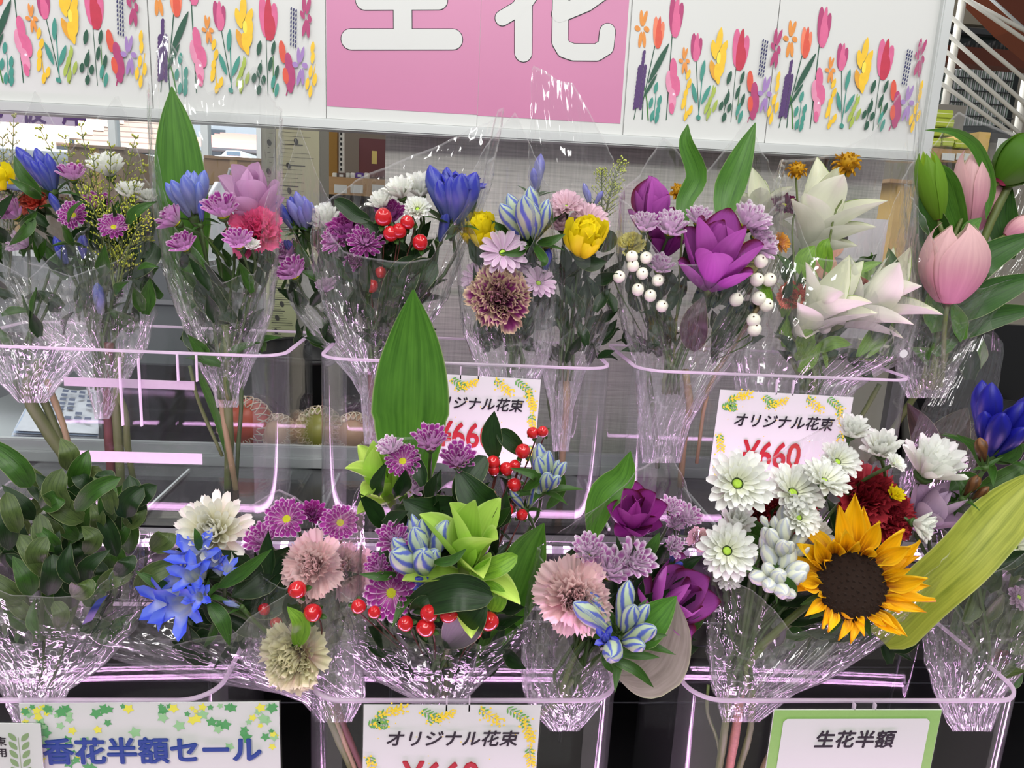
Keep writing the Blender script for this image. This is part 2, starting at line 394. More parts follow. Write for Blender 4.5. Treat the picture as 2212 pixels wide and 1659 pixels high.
def petals(fl, M, mesh_list, layers, split=True, name='petal'):
    """layers: (n, elevation deg, length, radius, z, jitter)"""
    k = 0
    if not split:
        key = (mesh_list[0].name, len(layers), layers[0], R.randrange(3))
        if key not in MESH:
            mb = MB()
            for li, (n, el, ln, ra, z, jit) in enumerate(layers):
                off = R.random()*6.28
                for i in range(n):
                    Mx = Rz(off+2*math.pi*(i+R.uniform(-.15, .15)*jit)/n) @ Tm(0, ra, z) @ Rx(rad(el+R.uniform(-9, 9)*jit)) @ Matrix.Rotation(R.uniform(-.2, .2)*jit, 4, 'Y') @ Sc(ln*(1+R.uniform(-.1, .1)*jit))
                    me = mesh_list[(i+li) % len(mesh_list)]; b0 = len(mb.v); uvl = me.uv_layers[0].data; uvv = [(0, 0)]*len(me.vertices)
                    for lp in me.loops: uvv[lp.vertex_index] = tuple(uvl[lp.index].uv)
                    mb.v += [tuple(Mx @ v.co) for v in me.vertices]; mb.uv += uvv; mb.f += [tuple(b0+q for q in p.vertices) for p in me.polygons]
            m = mb.mesh('petals'); m.materials.append(mesh_list[0].materials[0]); MESH[key] = m
        new('petals', MESH[key], fl, M); return
    for li, (n, el, ln, ra, z, jit) in enumerate(layers):
        off = R.random()*6.28
        for i in range(n):
            th = off+2*math.pi*(i+R.uniform(-.15, .15)*jit)/n
            L = ln*(1+R.uniform(-.1, .1)*jit)
            Mx = M @ Rz(th) @ Tm(0, ra, z) @ Rx(rad(el+R.uniform(-9, 9)*jit)) @ Matrix.Rotation(R.uniform(-.2, .2)*jit, 4, 'Y') @ Sc(L)
            new(name, mesh_list[k % len(mesh_list)], fl, Mx); k += 1
def disc_mesh(r, h, kind):
    def mk():
        mb = lathe([(r*.75, -h*.3), (r, 0), (r*.93, h*.5), (r*.6, h*.95), (r*.2, h*(.85 if kind == 'dimple' else 1.05)), (.001, h*(.8 if kind == 'dimple' else 1.1))], 16)
        rr = random.Random(3); n = 90
        for i in range(n):                                   # packed florets
            q = r*.97*math.sqrt((i+.5)/n); a = i*2.39996
            x, y = q*math.cos(a), q*math.sin(a); z = h*math.sqrt(max(0, 1-(q/r)**2)*.9+.1)+(-.2*h*(1-q/r) if kind == 'dimple' else 0); s = r*.07
            mb.poly([(x-s, y-s, z-s*.4), (x+s, y-s, z-s*.4), (x, y, z+s*1.2)]); mb.poly([(x+s, y-s, z-s*.4), (x+s, y+s, z-s*.4), (x, y, z+s*1.2)])
            mb.poly([(x+s, y+s, z-s*.4), (x-s, y+s, z-s*.4), (x, y, z+s*1.2)]); mb.poly([(x-s, y+s, z-s*.4), (x-s, y-s, z-s*.4), (x, y, z+s*1.2)])
        return mb
    return mk
def calyx_mesh():
    return lathe([(.03, -.22), (.06, -.2), (.15, -.12), (.2, -.03), (.17, .0), (.02, .0)], 10)
YC = lambda: plain('yellow_green_disc', 'b4b81c', .8, noise_amt=.35, nscale=400)
GC = lambda: plain('green_disc', 'a4c840', .8, noise_amt=.4, nscale=400)
CG = lambda: plain('calyx_green', '3a5420', .6)

def mum(b, px, py, dia, tilt=(0, .3), col='purple', form='open', dd=0, label=None, stem_=True, center=None):
    """chrysanthemum: disc, ringed petals"""
    c, ax = head(b, px, py, dd, tilt); s = dia*mpp(c)*(1.35 if form == 'ball' else 1.08 if form == 'cup' else 1)
    mat = M_(col); ms = [pmesh('mum'+form, mat, W_={'open': .33, 'cup': .29, 'double': .24, 'daisy': .36, 'ball': .42}[form], shape='round' if form in ('open', 'daisy') else 'strap',
                               curl={'open': .35, 'cup': .2, 'double': .7, 'daisy': -.15, 'ball': 1.1}[form], cup=.5 if form != 'daisy' else .25, seed=q, nL=6, nW=4, notch=.06) for q in range(3)]
    if form == 'open': lay = [(20, 10, .42, .09, .0, 1), (18, 26, .37, .09, .02, 1), (12, 42, .28, .09, .04, 1)]; cz = 0
    elif form == 'ball': lay = [(8, 30, .6, .08, -.05, .8), (9, 48, .62, .07, .0, .8), (8, 64, .6, .06, .03, .8), (6, 78, .55, .04, .05, .8)]; cz = .2
    elif form == 'daisy': lay = [(15, 10, .44, .09, .0, 1), (12, 22, .4, .085, .02, 1)]; cz = 0
    elif form == 'cup': lay = [(13, 42, .56, .08, -.02, 1), (12, 56, .54, .07, .0, 1), (8, 70, .46, .05, .02, 1), (4, 80, .36, .03, .03, 1)]; cz = .25
    else: lay = [(18, 0, .48, .07, .0, 1), (17, 18, .46, .07, .03, 1), (16, 35, .42, .06, .06, 1), (14, 52, .36, .05, .08, 1), (12, 66, .3, .04, .09, 1), (8, 78, .22, .02, .1, 1)]; cz = .05
    M = axisM(c - ax*cz*s, ax, s, R.random()*6)
    fl = part(b.o, 'chrysanthemum', cached('flower_centre'+('g' if col in ('white', 'palepink', 'pinkmum', 'cream') else 'y'), disc_mesh((.135 if form != 'cup' else .07), .05, 'dimple'), (GC if col in ('white', 'palepink', 'pinkmum') else YC)()), M, label=label)
    new('calyx', cached('calyx', calyx_mesh, CG()), fl, M @ Tm(0, 0, -.02) @ Sc(.75))
    petals(fl, M, ms, lay, split=dia >= 76)
    if stem_: stem(fl, c-ax*(cz+.1)*s, ax, b.tie, .0018)
    return fl
def carnation(b, px, py, dia, tilt=(0, .3), col='car_pink', dd=0, label=None, n=1.0):
    c, ax = head(b, px, py, dd, tilt); s = dia*mpp(c); M = axisM(c-ax*.22*s, ax, s, R.random()*6)
    ms = [pmesh('carn', M_(col), W_=.62, shape='fan', curl=.5*(q % 2), cup=.1, nL=8, nW=14, ruffle=.05+.02*q, rf=3+q, seed=q) for q in range(4)]
    lay = [(9, 15, .52, .0, .1, 1), (9, 34, .5, .0, .1, 1), (9, 50, .47, .01, .1, 1.3), (8, 64, .45, .01, .1, 1.5), (6, 76, .44, .02, .1, 1.6), (4, 86, .42, .01, .1, 1.5)]
    fl = part(b.o, 'carnation', cached('calyx_tube', lambda: lathe([(.04, -.3), (.09, -.27), (.1, -.05), (.085, .12), (.01, .12)], 12), CG()), M, label=label)
    petals(fl, M, ms, [(max(3, int(l[0]*n)),)+tuple(l[1:]) for l in lay])
    stem(fl, c-ax*.45*s, ax, b.tie, .002)
    return fl
TIPM = lambda k: {'w': plain('green_bract_tip', '8fae4a', .5), 'p': plain('brown_bract_tip', '6a2436', .6)}[k]
def curcuma(b, px, py, wd, ht, tilt=(0, .9), col='cur_purple', dd=0, label=None, form='cup'):
    c, ax = head(b, px, py, dd, tilt); s = ht*mpp(c); M = axisM(c-ax*.45*s, ax, s, R.random()*6)
    k = wd/ht
    if form == 'cup' and col != 'cur_green':
        ms = [pmesh('cur', M_(col), W_=.56, shape='ovate', curl=.5, cup=.4, nL=12, nW=8, seed=q) for q in range(3)]
        lay = [(3, 32, .62, .07, .0, .5), (4, 46, .84, .07, .06, .4), (3, 62, .95, .06, .1, .4), (2, 78, .85, .04, .14, .4)]
    elif form == 'cup':
        ms = [pmesh('curg', M_(col), W_=.44, shape='ovate', curl=cu, cup=.5, nL=12, nW=8, seed=q) for q, cu in enumerate((-.5, .2, -.1))]
        lay = [(2, 5, .55, .08, -.05, .8), (3, 28, .62, .07, .1, .8), (3, 60, .75, .05, .2, .4), (3, 80, .85, .04, .2, .3)]
    elif form == 'closed':
        ms = [pmesh('curc', M_(col), W_=.5, shape='point', curl=.55, cup=.7, nL=12, nW=8, seed=q) for q in range(3)]
        lay = [(3, 42, .6, .08, .0, .8), (4, 60, .8, .06, .05, .6), (4, 74, .95, .05, .08, .5)]
    else:
        ms = [pmesh('curf', M_(col), W_=.40, shape='point', curl=-.3, cup=.5, nL=12, nW=8, seed=q) for q in range(3)]
        lay = [(3, 42, .7, .04, .0, 1), (3, 56, .86, .05, .06, .9), (3, 68, .98, .04, .12, .7), (2, 80, .95, .02, .14, .6)]
    fl = part(b.o, 'curcuma_flower', cached('flower_cone', lambda: lathe([(.03, -.1), (.06, 0), (.09, .2), (.06, .35), (.01, .42)], 12), plain('cone_green', '7a8a4a', .6)), M, label=label)
    petals(fl, M, ms, lay, name='bract')
    if col in ('cur_white', 'cur_purple', 'cur_dark', 'cur_pink'):
        pass
    stem(fl, c-ax*.48*s, ax, b.tie, .003, STEMM)
    return fl
def bud_mb(open_=False, n=15):
    if not open_:
        return lathe([(.05, 0), (.075, .06), (.1, .22), (.135, .45), (.15, .62), (.135, .78), (.09, .9), (.04, .98), (.004, 1.02)], n, lambda i, j: 1+.05*math.sin(j*2*math.pi*5/n+i*.5))
    mb = MB(); n = 20; prof = [(.05, 0), (.07, .08), (.1, .25), (.135, .45), (.15, .6), (.16, .68), (.2, .76), (.27, .84), (.33, .9)]
    def fn(i, j):
        a = 2*math.pi*j/n; r, z = prof[i]; lobe = abs(math.sin(a*2.5))
        if i >= 6:
            k = (i-5)/3; r2 = lerp(.17, r*(1.0+.35*lobe), k*lobe); z = lerp(.72, z+.06*lobe, k*lobe); r = r2
            a2 = a + (.06*k if False else 0)
        return (r*math.cos(a), r*math.sin(a), z), (j/n, i/8)
    mb.grid(len(prof), n, fn, True); return mb
def gentian(b, px, py, dia, tilt=(0, .6), col='pale', nb=6, dd=0, label=None, leaves=6, opens=0, spread=38, st=True, fat=1.0):
    if opens < 4: nb = max(nb, 1)+(3 if nb > 4 else 0); spread *= .62; tilt = (tilt[0], tilt[1]*1.4); fat *= 1.02
    c, ax = head(b, px, py, dd, tilt); s = dia*mpp(c)*(1 if opens >= 4 else 1.12); M = axisM(c-ax*.42*s, ax, s, R.random()*6)
    fl = part(b.o, 'gentian', cached('calyx_knob', lambda: lathe([(.03, -.2), (.06, -.12), (.12, 0), (.1, .1), (.01, .12)], 10), CG()), M, label=label)
    g = gmat(col)
    bm_ = cached('bud_'+col, bud_mb, g); om = cached('open_bell_'+col, lambda: bud_mb(True), g)
    cals = []
    for i in range(nb):
        ring = 0 if i == 0 and nb > 4 else 1
        th = 2*math.pi*i/max(1, nb-1)+R.uniform(-.25, .25)
        el = R.uniform(0, 8) if not ring else spread*R.uniform(.6, 1.25)
        L = R.uniform(.5, .8) if nb > 2 else .8
        new('bell' if i < opens else 'bud', om if i < opens else bm_, fl, M @ Rz(th) @ Tm(0, .045, 0) @ Rx(rad(-el)) @ Tm(0, 0, .04+R.uniform(0, .14)) @ Rz(R.random()*6) @ Sc(L*1.05*fat, L*1.05*fat, L))
        cals.append(Rz(th) @ Rx(rad(-el)) @ Sc(L*.9*fat))
    mb = MB(); sp = sepal_mb()
    for Mx in cals: b0 = len(mb.v); mb.v += [tuple(Mx @ Vector(v)) for v in sp.v]; mb.uv += sp.uv; mb.f += [tuple(b0+q for q in f) for f in sp.f]
    new('sepals', mb.mesh('sepals'), fl, M, CG())
    lm = pmesh('lance', LEAFC(), W_=.24, shape='acute', curl=-.5, cup=.0, fold=.35, nL=8, nW=4)
    off = R.random()*6
    for i in range(leaves):
        new('leaf', lm, fl, M @ Rz(off+6.28*i/max(1, leaves)+R.uniform(-.2, .2)) @ Tm(0, .04, -.03) @ Rx(rad(R.uniform(5, 50))) @ Sc(R.uniform(.5, .75)))
    if st: stem(fl, c-ax*.45*s, ax, b.tie, .0022)
    return fl
def sepal_mb():
    mb = MB()
    for k in range(5):
        a = k*1.2566
        def pt(r, z, da): return (r*math.cos(a+da), r*math.sin(a+da), z)
        b = len(mb.v)
        mb.v += [pt(.06, 0, -.5), pt(.06, 0, .5), pt(.135, .2, .3), pt(.135, .2, -.3), pt(.17, .42, 0)]; mb.uv += [(0, 0)]*5
        mb.f += [(b, b+1, b+2, b+3), (b+3, b+2, b+4)]
    return mb
def berry(b, px, py, dia, kind='red', dd=0, tilt=None):
    tilt = tilt or (R.uniform(-.4, .4), R.uniform(.1, .9))
    c, ax = head(b, px, py, dd, tilt); s = dia*mpp(c); M = axisM(c-ax*.5*s*.2, ax, s, R.random()*6)
    mat = plain('red_berry_skin', 'c01820', .22, coat=.6, noise_amt=.25, nscale=60) if kind == 'red' else plain('white_berry_skin', 'ebebd8', .4, noise_amt=.06, nscale=200)
    if kind == 'red': mk = lambda: lathe([(.1, -.5), (.3, -.46), (.47, -.25), (.51, .0), (.45, .28), (.3, .46), (.12, .54), (.03, .57), (.03, .64), (.001, .64)], 16, lambda i, j: 1+.03*math.cos(j*6.283*3/16))
    else: mk = lambda: lathe([(.1, -.5), (.3, -.43), (.45, -.24), (.5, 0), (.45, .25), (.3, .42), (.12, .49), (.05, .46), (.001, .46)], 16)
    fl = part(b.o, 'berry', cached(kind+'berry', mk, mat), M)
    new('tip', cached('berry_tip', lambda: lathe([(.07, .44), (.05, .53), (.001, .54)], 6), plain('berry_tip_brown', '4a2a1a', .7)), fl, M)
    if kind == 'red':
        pm = pmesh('sep', LEAFC(), W_=.6, shape='round', curl=-.7, cup=.3, nL=5, nW=4)
        petals(fl, M, [pm], [(4, 10, .55, .1, -.46, .5)], split=False)
    mb = MB(); p0 = c-ax*s*.5; mb.tube(spline([p0, p0-ax*s*.7-UP*s*.3, p0.lerp(b.tie, .45)+fw*.01], 6), .0008, 5)
    new('stem', mb.mesh('stem'), fl, Matrix.Identity(4), STEMR if kind == 'red' else STEMD)
def leaf(b, pts, wpx, mat=None, label=None, name='leaf', fold=.25, tw=0.0, prof='lance', wav=0.0, n=16, face=None, sub=None):
    """pts: (px, py, dd) from base to tip"""
    q = spline([P(x, y, b.d+z) for x, y, z in pts], n); mb = MB(); m = 8
    wd = wpx*mpp(q[n//2])/2
    def wf(t):
        if prof == 'lance': return (math.sin(math.pi*min(1, t*1.0)**.8)**.85) if 0 < t < 1 else .02
        if prof == 'broad': return max(.03, (1-(1-min(1, t/.38))**2)*.93+.07*(t > .38) if t < .38 else (1-((t-.38)/.62)**2.2))
        if prof == 'oval': return max(.03, math.sqrt(max(0, 1-(2*t-1)**2)))
        if prof == 'strap': return max(.03, min(1, t*8+.5)*(1-max(0, (t-.7)/.3)**2))
    ph = R.random()*6
    rows = []
    for i in range(n):
        t = i/(n-1); tg = (q[min(i+1, n-1)]-q[max(0, i-1)]).normalized(); view = (q[i]-CAM).normalized()
        side = tg.cross(-view)
        side = side.normalized() if side.length > .15 else RT
        nr = side.cross(tg).normalized()
        a = tw*(t-.3); s2 = side*math.cos(a)+nr*math.sin(a); n2 = nr*math.cos(a)-side*math.sin(a)
        row = []
        for j in range(m+1):
            s = -1+2*j/m; ww = wd*wf(t)
            row.append((q[i]+s2*ww*s + n2*(ww*fold*(abs(s)**1.5) + wav*wd*math.sin(t*9+ph+s*1.2)*abs(s)), ((s+1)/2, t)))
        rows.append(row)
    mb.grid(n, m+1, lambda i, j: rows[i][j])
    return part(sub or b.o, name, mb.mesh('leaf'), Matrix.Identity(4), mat or LEAFC(), label)
def fill(b, n, box, d0, d1, size, mat=None, mats=None, W_=.42, shape='acute', up=.6, name='leaf', seedm=0):
    """loose foliage leaves inside a bouquet, box in picture px"""
    ms = [pmesh('fill%s%.2f' % (shape, W_), q, W_=W_, shape=shape, curl=cu, cup=.1, fold=.3, nL=7, nW=4, ruffle=.02, rf=3, seed=k) for q in (mats or [mat or LEAFD()]) for k, cu in enumerate((-.7, .3))]
    for i in range(n):
        px, py = R.uniform(box[0], box[2]), R.uniform(box[1], box[3]); c = P(px, py, R.uniform(d0, d1))
        out = (c-b.tie).normalized()
        ax = (out*up + RT*R.uniform(-1, 1)*.7 - fw*R.uniform(-.2, .8) + UP*R.uniform(-.4, .6)).normalized()
        z = (-fw + RT*R.uniform(-.8, .8)+UP*R.uniform(-.2, 1)); x = ax.cross(z).normalized(); z = x.cross(ax)
        s = size*mpp(c)*R.uniform(.7, 1.2)
        new(name, ms[i % len(ms)], b.o, basis(c-ax*s*.5, x*s, ax*s, z*s))
def sunflower(b, px, py, dia, tilt, dd=0, label=None):
    c, ax = head(b, px, py, dd, tilt); s = dia*mpp(c); M = axisM(c, ax, s, 0)
    dm = plain('dark_seed_disc', '241208', 1.0, noise_amt=.6, nscale=500, bump=.6)
    fl = part(b.o, 'sunflower', cached('seed_disc', disc_mesh(.225, .055, 'dome'), dm), M, label=label)
    def seeds():
        mb = MB()
        for i in range(420):
            q = .22*math.sqrt((i+.5)/420); a = i*2.39996; x, y = q*math.cos(a), q*math.sin(a); z = .055*math.sqrt(max(0, 1-(q/.225)**2)*.9+.1); h = .006+.008*(q/.22); t = .0042
            b0 = [(x-t, y-t, z-.004), (x+t, y-t, z-.004), (x+t, y+t, z-.004), (x-t, y+t, z-.004)]
            for k in range(4): mb.poly([b0[k], b0[(k+1) % 4], (x, y, z+h)])
        return mb
    o = new('seed', cached('seeds', seeds, plain('seed_brown', '3a2010', 1.0, noise_amt=.5, nscale=900)), fl, M); o['kind'] = 'stuff'
    ms = [pmesh('sun', M_('sun'), W_=.34, shape='acute', curl=c_, cup=.5, nL=9, nW=6, ruffle=.05, rf=2, twist=tw, seed=k) for k, (c_, tw) in enumerate([(.5, .3), (-.5, -.4), (.9, .7), (.1, .0)])]
    k = 0
    for n, el, ln, z in ((17, 14, .33, 0), (15, 34, .29, .01), (8, 55, .2, .02)):
        for i in range(n):
            th = 2*math.pi*(i+R.uniform(-.3, .3))/n; up = .5+.5*max(-1, min(1, (M.to_3x3() @ Vector((-math.sin(th), math.cos(th), 0))).normalized().dot(UP+RT*.15)))          # fullest at the upper side, shrivelled below
            L = ln*lerp(.5, 1.12, up**.7)*R.uniform(.85, 1.1)
            new('petal', ms[R.randrange(4)], fl, M @ Rz(th) @ Tm(0, .195, z) @ Rx(rad(el+R.uniform(-14, 16))) @ Matrix.Rotation(R.uniform(-.5, .5), 4, 'Y') @ Rz(R.uniform(-.25, .25)) @ Sc(L*1.15, L, L)); k += 1
    sm_ = [pmesh('sunsep', LEAFC(), W_=.35, shape='acute', curl=-.3, cup=.2, nL=6, nW=4)]
    petals(fl, M, sm_, [(16, -10, .16, .18, -.02, 1)], name='sepal')
    stem(fl, c-ax*.05*s, ax, b.tie, .004, STEMM)
def goldenrod(b, base, tips, dd=0, col='a9b04a', label='feathery green-yellow goldenrod spray'):
    """thin arching sprays set with tiny buds"""
    mb = MB(); bb = MB(); b0 = P(base[0], base[1], b.d+dd)
    for tx, ty in tips:
        e = P(tx, ty, b.d+dd+R.uniform(-.03, .03)); mid = b0.lerp(e, .5)+UP*.02
        pts = spline([b0, mid, e], 14); mb.tube(pts, [lerp(.0012, .0004, i/13) for i in range(14)], 5)
        for i in range(3, 14):
            for sgn in (-1, 1):
                t = i/13; tg = (pts[min(13, i+1)]-pts[i-1]).normalized(); side = tg.cross(-fw).normalized()*sgn
                L = .022*(1.25-t)*R.uniform(.6, 1.1); en = pts[i]+tg*L*.8+side*L*.8+fw*R.uniform(-.4, .4)*L
                mb.tube([pts[i], pts[i].lerp(en, .5)+UP*.001, en], [.0005, .0004, .0003], 4)
                for k in range(5):
                    p = pts[i].lerp(en, .3+.7*k/4)+Vector((R.uniform(-1, 1), R.uniform(-1, 1), R.uniform(-1, 1)))*.0012
                    r = R.uniform(.0006, .0010); dr = (tg*1.5+side*R.uniform(-1, 1)).normalized()
                    bb.tube([p, p+dr*r*1.6, p+dr*r*3.2], [r*.5, r, r*.25], 5)
    o = part(b.o, 'goldenrod_spray', mb.mesh('stalk'), Matrix.Identity(4), STEMM, label)
    f = new('bud', bb.mesh('buds'), o, Matrix.Identity(4), plain('goldenrod_bud_'+col, col, .6, noise_amt=.35, nscale=150)); f['kind'] = 'stuff'
def pompom(b, px, py, dia, base, tilt=(0, .8), label=None, dd=0):
    c, ax = head(b, px, py, dd, tilt); s = dia*mpp(c); M = axisM(c-ax*.2*s, ax, s, 0)
    fl = part(b.o, 'dried_daisy', cached('pom_core', lambda: lathe([(.05, -.25), (.2, -.2), (.3, 0), (.32, .2), (.2, .38), (.01, .42)], 12), M_('dried')), M, label=label)
    ms = [pmesh('pom', M_('dried'), W_=.4, shape='strap', curl=cu, cup=.5, ruffle=.1, nL=4, nW=4, seed=k) for k, cu in enumerate((-1, .6))]
    petals(fl, M, ms, [(10, -55, .32, .2, -.02, 2), (13, 5, .3, .25, .05, 2), (12, 40, .26, .22, .15, 2), (9, 65, .22, .13, .25, 2), (4, 85, .2, .05, .3, 2)])
    mb = MB(); p0 = c-ax*.35*s; p1 = P(base[0], base[1], b.d); mb.tube(spline([p0, p0.lerp(p1, .5)+RT*.004, p1, b.tie], 12), .0013, 6)
    new('stem', mb.mesh('stem'), fl, Matrix.Identity(4), STEMM)
def lilybud(b, px, py, wd, ht, tilt=(0, 1), label=None, dd=0, lean=0, mat=None, openk=0):
    c = P(px, py, b.d+dd); ax = (UP*math.cos(lean)+RT*math.sin(lean)-fw*.25).normalized(); s = ht*mpp(c); M = axisM(c-ax*.5*s, ax, s, R.random()) 
    k = wd/ht
    core = part(b.o, 'lily_bud', cached('bud_core%.2f' % k, lambda: lathe([(r_*k*1.6, z_) for r_, z_ in ((.05, -.02), (.12, .03), (.16, .2), (.15, .5), (.08, .75), (.01, .8))], 14), plain('lily_throat', 'b04060', .5)), M, label=label)
    def tep(q):
        def mk():
            mb = MB(); n = 12; m = 8
            def fn(i, j):
                t = i/n; s_ = -1+2*j/m
                r = .29*math.sin(math.pi*(.06+t*.86))**.72+.012; half = .95*(1 if t < .55 else max(.02, 1-((t-.55)/.45)**1.6))
                a = half*s_; rr_ = r*(1+(q*.8+.05)*max(0, t-.72)) + .012*abs(s_)-.03*math.exp(-(s_*4)**2)*0
                z = t*1.0
                rr_ += .014*math.exp(-(s_*6)**2)
                return (rr_*math.sin(a), rr_*math.cos(a), z), ((s_+1)/2, t)
            mb.grid(n+1, m+1, fn); return mb
        return mk
    tm = mat or M_('lily')
    for i in range(6):
        mm = cached('lily_tepal%d' % (i % 2), tep(i % 2*openk+.2), tm)
        new('petal', mm, core, M @ Rz(i*1.0472+.2) @ Sc(k*1.7*(1 if i % 2 else .93), k*1.7*(1 if i % 2 else .93), 1 if i % 2 else .97))
    stem(core, c-ax*.5*s, ax, b.tie, .003, STEMM)

# ------------------------------------------------------------------ wrapping film
def wrap(b, rows, front, back, ratio=.55, label=None, amp=1.0, mat=None, nA=200, nV=150, seed=0, name='cellophane_wrap', dd=0, power=.85):
    rows = sorted(rows, key=lambda r: -r[0]); xl = [(-r[0], r[1]) for r in rows]; xr = [(-r[0], r[2]) for r in rows]
    y0 = rows[0][0]; mb = MB(); tiey = rows[min(1, len(rows)-1)][0]
    rr = random.Random(seed); phs = [rr.random()*6.28 for _ in range(8)]; off = Vector((seed*3.7, seed*1.3, 0))
    ms = mpp(P(1106, 800, b.d)); cre = []
    def pos(i, j):
        a = 2*math.pi*j/nA; v = (i/nV)**power; fx = (1+math.cos(a))/2
        yt = interp(front if math.sin(a) < 0 else back, fx)
        py = y0+(yt-y0)*v; L, Q = interp(xl, -py), interp(xr, -py)
        hw = (Q-L)/2; cx = (Q+L)/2
        hn = hw*ms
        # creases: radial pleats, stronger low down, plus ridged crumple
        k = 1.3-v*.9
        pl = 0
        for q, (fr, am) in enumerate(((5, .05), (11, .05), (23, .035))):
            z = math.sin(a*fr+phs[q]+.6*math.sin(v*5+phs[q+3])); pl += am*(1-2*abs(z)**.7)*k
        cr = noise.noise(Vector((math.cos(a)*3.2, math.sin(a)*3.2, v*9))+off); cr2 = noise.noise(Vector((math.cos(a)*7, math.sin(a)*7, v*22))+off)
        cr = (.5-abs(cr)*2)*.05+(.4-abs(cr2)*2)*.028
        dv = noise.voronoi(Vector((math.cos(a)*2.6, math.sin(a)*2.6, v*4.0))+off)[0]; dw = noise.voronoi(Vector((math.cos(a)*7, math.sin(a)*7, v*13))+off)[0]
        e1, e2 = dv[1]-dv[0], dw[1]-dw[0]
        low = 1-sm(min(1, max(0, (v-.12)/.75)))
        fc = min(.5, e1)*.12*(.45+.55*low) + min(.35, e2)*.10*(.12+low)
        m = 1+(pl*.8+cr*(.2+k*.5)*.7+fc-.03)*amp
        z23 = abs(math.sin(a*9+phs[5]+1.2*math.sin(v*4+phs[6])))
        cz = max(0, 1-e1/.05)*(.12+.75*low) + max(0, 1-e2/.09)*.8*low*low + max(0, 1-z23/.10)*(.05+.5*low)*(noise.noise(Vector((a, v*6, 7))+off) > -.1) + .15*low*low + .07*low  # whitish haze painted on creases and low down, for the film's bright reflections
        if v > 1-1.01/nV: cz = max(cz, .55)  # haze line painted at the cut edge as its highlight
        cre.append(min(1, cz))
        lift = (noise.noise(Vector((math.cos(a)*2, math.sin(a)*2, 5))+off))*v*.3
        y = b.d+dd+hn*ratio*math.sin(a)*m
        p = P(cx+hw*math.cos(a)*m, py + 14*amp*noise.noise(Vector((a*2, v*4, 1))+off)*v, max(.3, y))
        return p, (j/nA, v)
    mb.grid(nV+1, nA, pos, True)
    me = mb.mesh('cellophane'); me.attributes.new('crease_haze', 'FLOAT', 'POINT').data.foreach_set('value', cre)
    return part(b.o, name, me, Matrix.Identity(4), mat or CELLO, label)
def extra_stems(b, segs, mat=None, r=.003):
    for k, s in enumerate(segs):
        mb = MB(); pts = [P(x, y, b.d+z) for x, y, z in s[0]]; n = 10; q = spline(pts, n)
        mb.tube(q, [s[1]*mpp(q[0])/2*(1+.12*(i % 4 == 2)) for i in range(n)], 8)
        part(b.o, 'cut_stem', mb.mesh('stem'), Matrix.Identity(4), s[2])
# ------------------------------------------------------------------ setting and background
def boxobj(name, a, c, mat, parent=None, bevel=0, M=None, **props):
    mb = MB(); mb.box(a, c); me = mb.mesh(name, False)
    if bevel:
        bm = bmesh.new(); bm.from_mesh(me); bmesh.ops.recalc_face_normals(bm, faces=bm.faces)
        bmesh.ops.bevel(bm, geom=bm.edges[:], offset=bevel, segments=2, affect='EDGES'); bm.to_mesh(me); bm.free()
    else:
        bm = bmesh.new(); bm.from_mesh(me); bmesh.ops.recalc_face_normals(bm, faces=bm.faces); bm.to_mesh(me); bm.free()
    return new(name, me, parent, M, mat, **props)
def boxpx(name, x0, y0, x1, y1, d, th, mat, parent=None, bevel=0, **props):
    """upright box whose front face fills a picture rectangle at depth d"""
    p, q = P(x0, (y0+y1)/2, d), P(x1, (y0+y1)/2, d); t, b_ = P((x0+x1)/2, y0, d), P((x0+x1)/2, y1, d)
    return boxobj(name, (p.x, d, b_.z), (q.x, d+th, t.z), mat, parent, bevel, **props)
def centre(x0, y0, x1, y1, d): return Vector((P((x0+x1)/2, (y0+y1)/2, d).x, d, P((x0+x1)/2, y1, d).z))
def txt(body, size, mat, M, parent, name='lettering', bold=0, shear=0, sx=1, spacing=1, label=None):
    c = D.curves.new('t', 'FONT'); c.body = body; c.size = size; c.align_x = 'CENTER'; c.align_y = 'CENTER'
    c.shear = shear; c.space_character = spacing; c.resolution_u = 3
    o = D.objects.new('t', c); COL.objects.link(o); bpy.context.view_layer.update()
    me = D.meshes.new_from_object(o.evaluated_get(bpy.context.evaluated_depsgraph_get()))
    D.objects.remove(o); D.curves.remove(c); me.name = 'lettering'; me.materials.clear()
    if bold:                                                            # thicken the strokes by close copies, each on its own level
        vs = [v.co.copy() for v in me.vertices]; fs = [tuple(p.vertices) for p in me.polygons]; mb = MB()
        for k in range(9):
            off = Vector((0, 0, 0)) if k == 8 else Vector((math.cos(k*.785)*bold, math.sin(k*.785)*bold, 0)); off.z = .00003*k; b0 = len(mb.v)
            mb.v += [tuple(v+off) for v in vs]; mb.uv += [(0, 0)]*len(vs); mb.f += [tuple(b0+i for i in f) for f in fs]
        me = mb.mesh('lettering', False)
    r = new(name, me, parent, M @ Sc(sx, 1, 1), mat)
    if label: r['label'] = label
    return r
XZ = Matrix(((1, 0, 0, 0), (0, 0, -1, 0), (0, 1, 0, 0), (0, 0, 0, 1)))     # glyph plane -> upright plane facing -Y
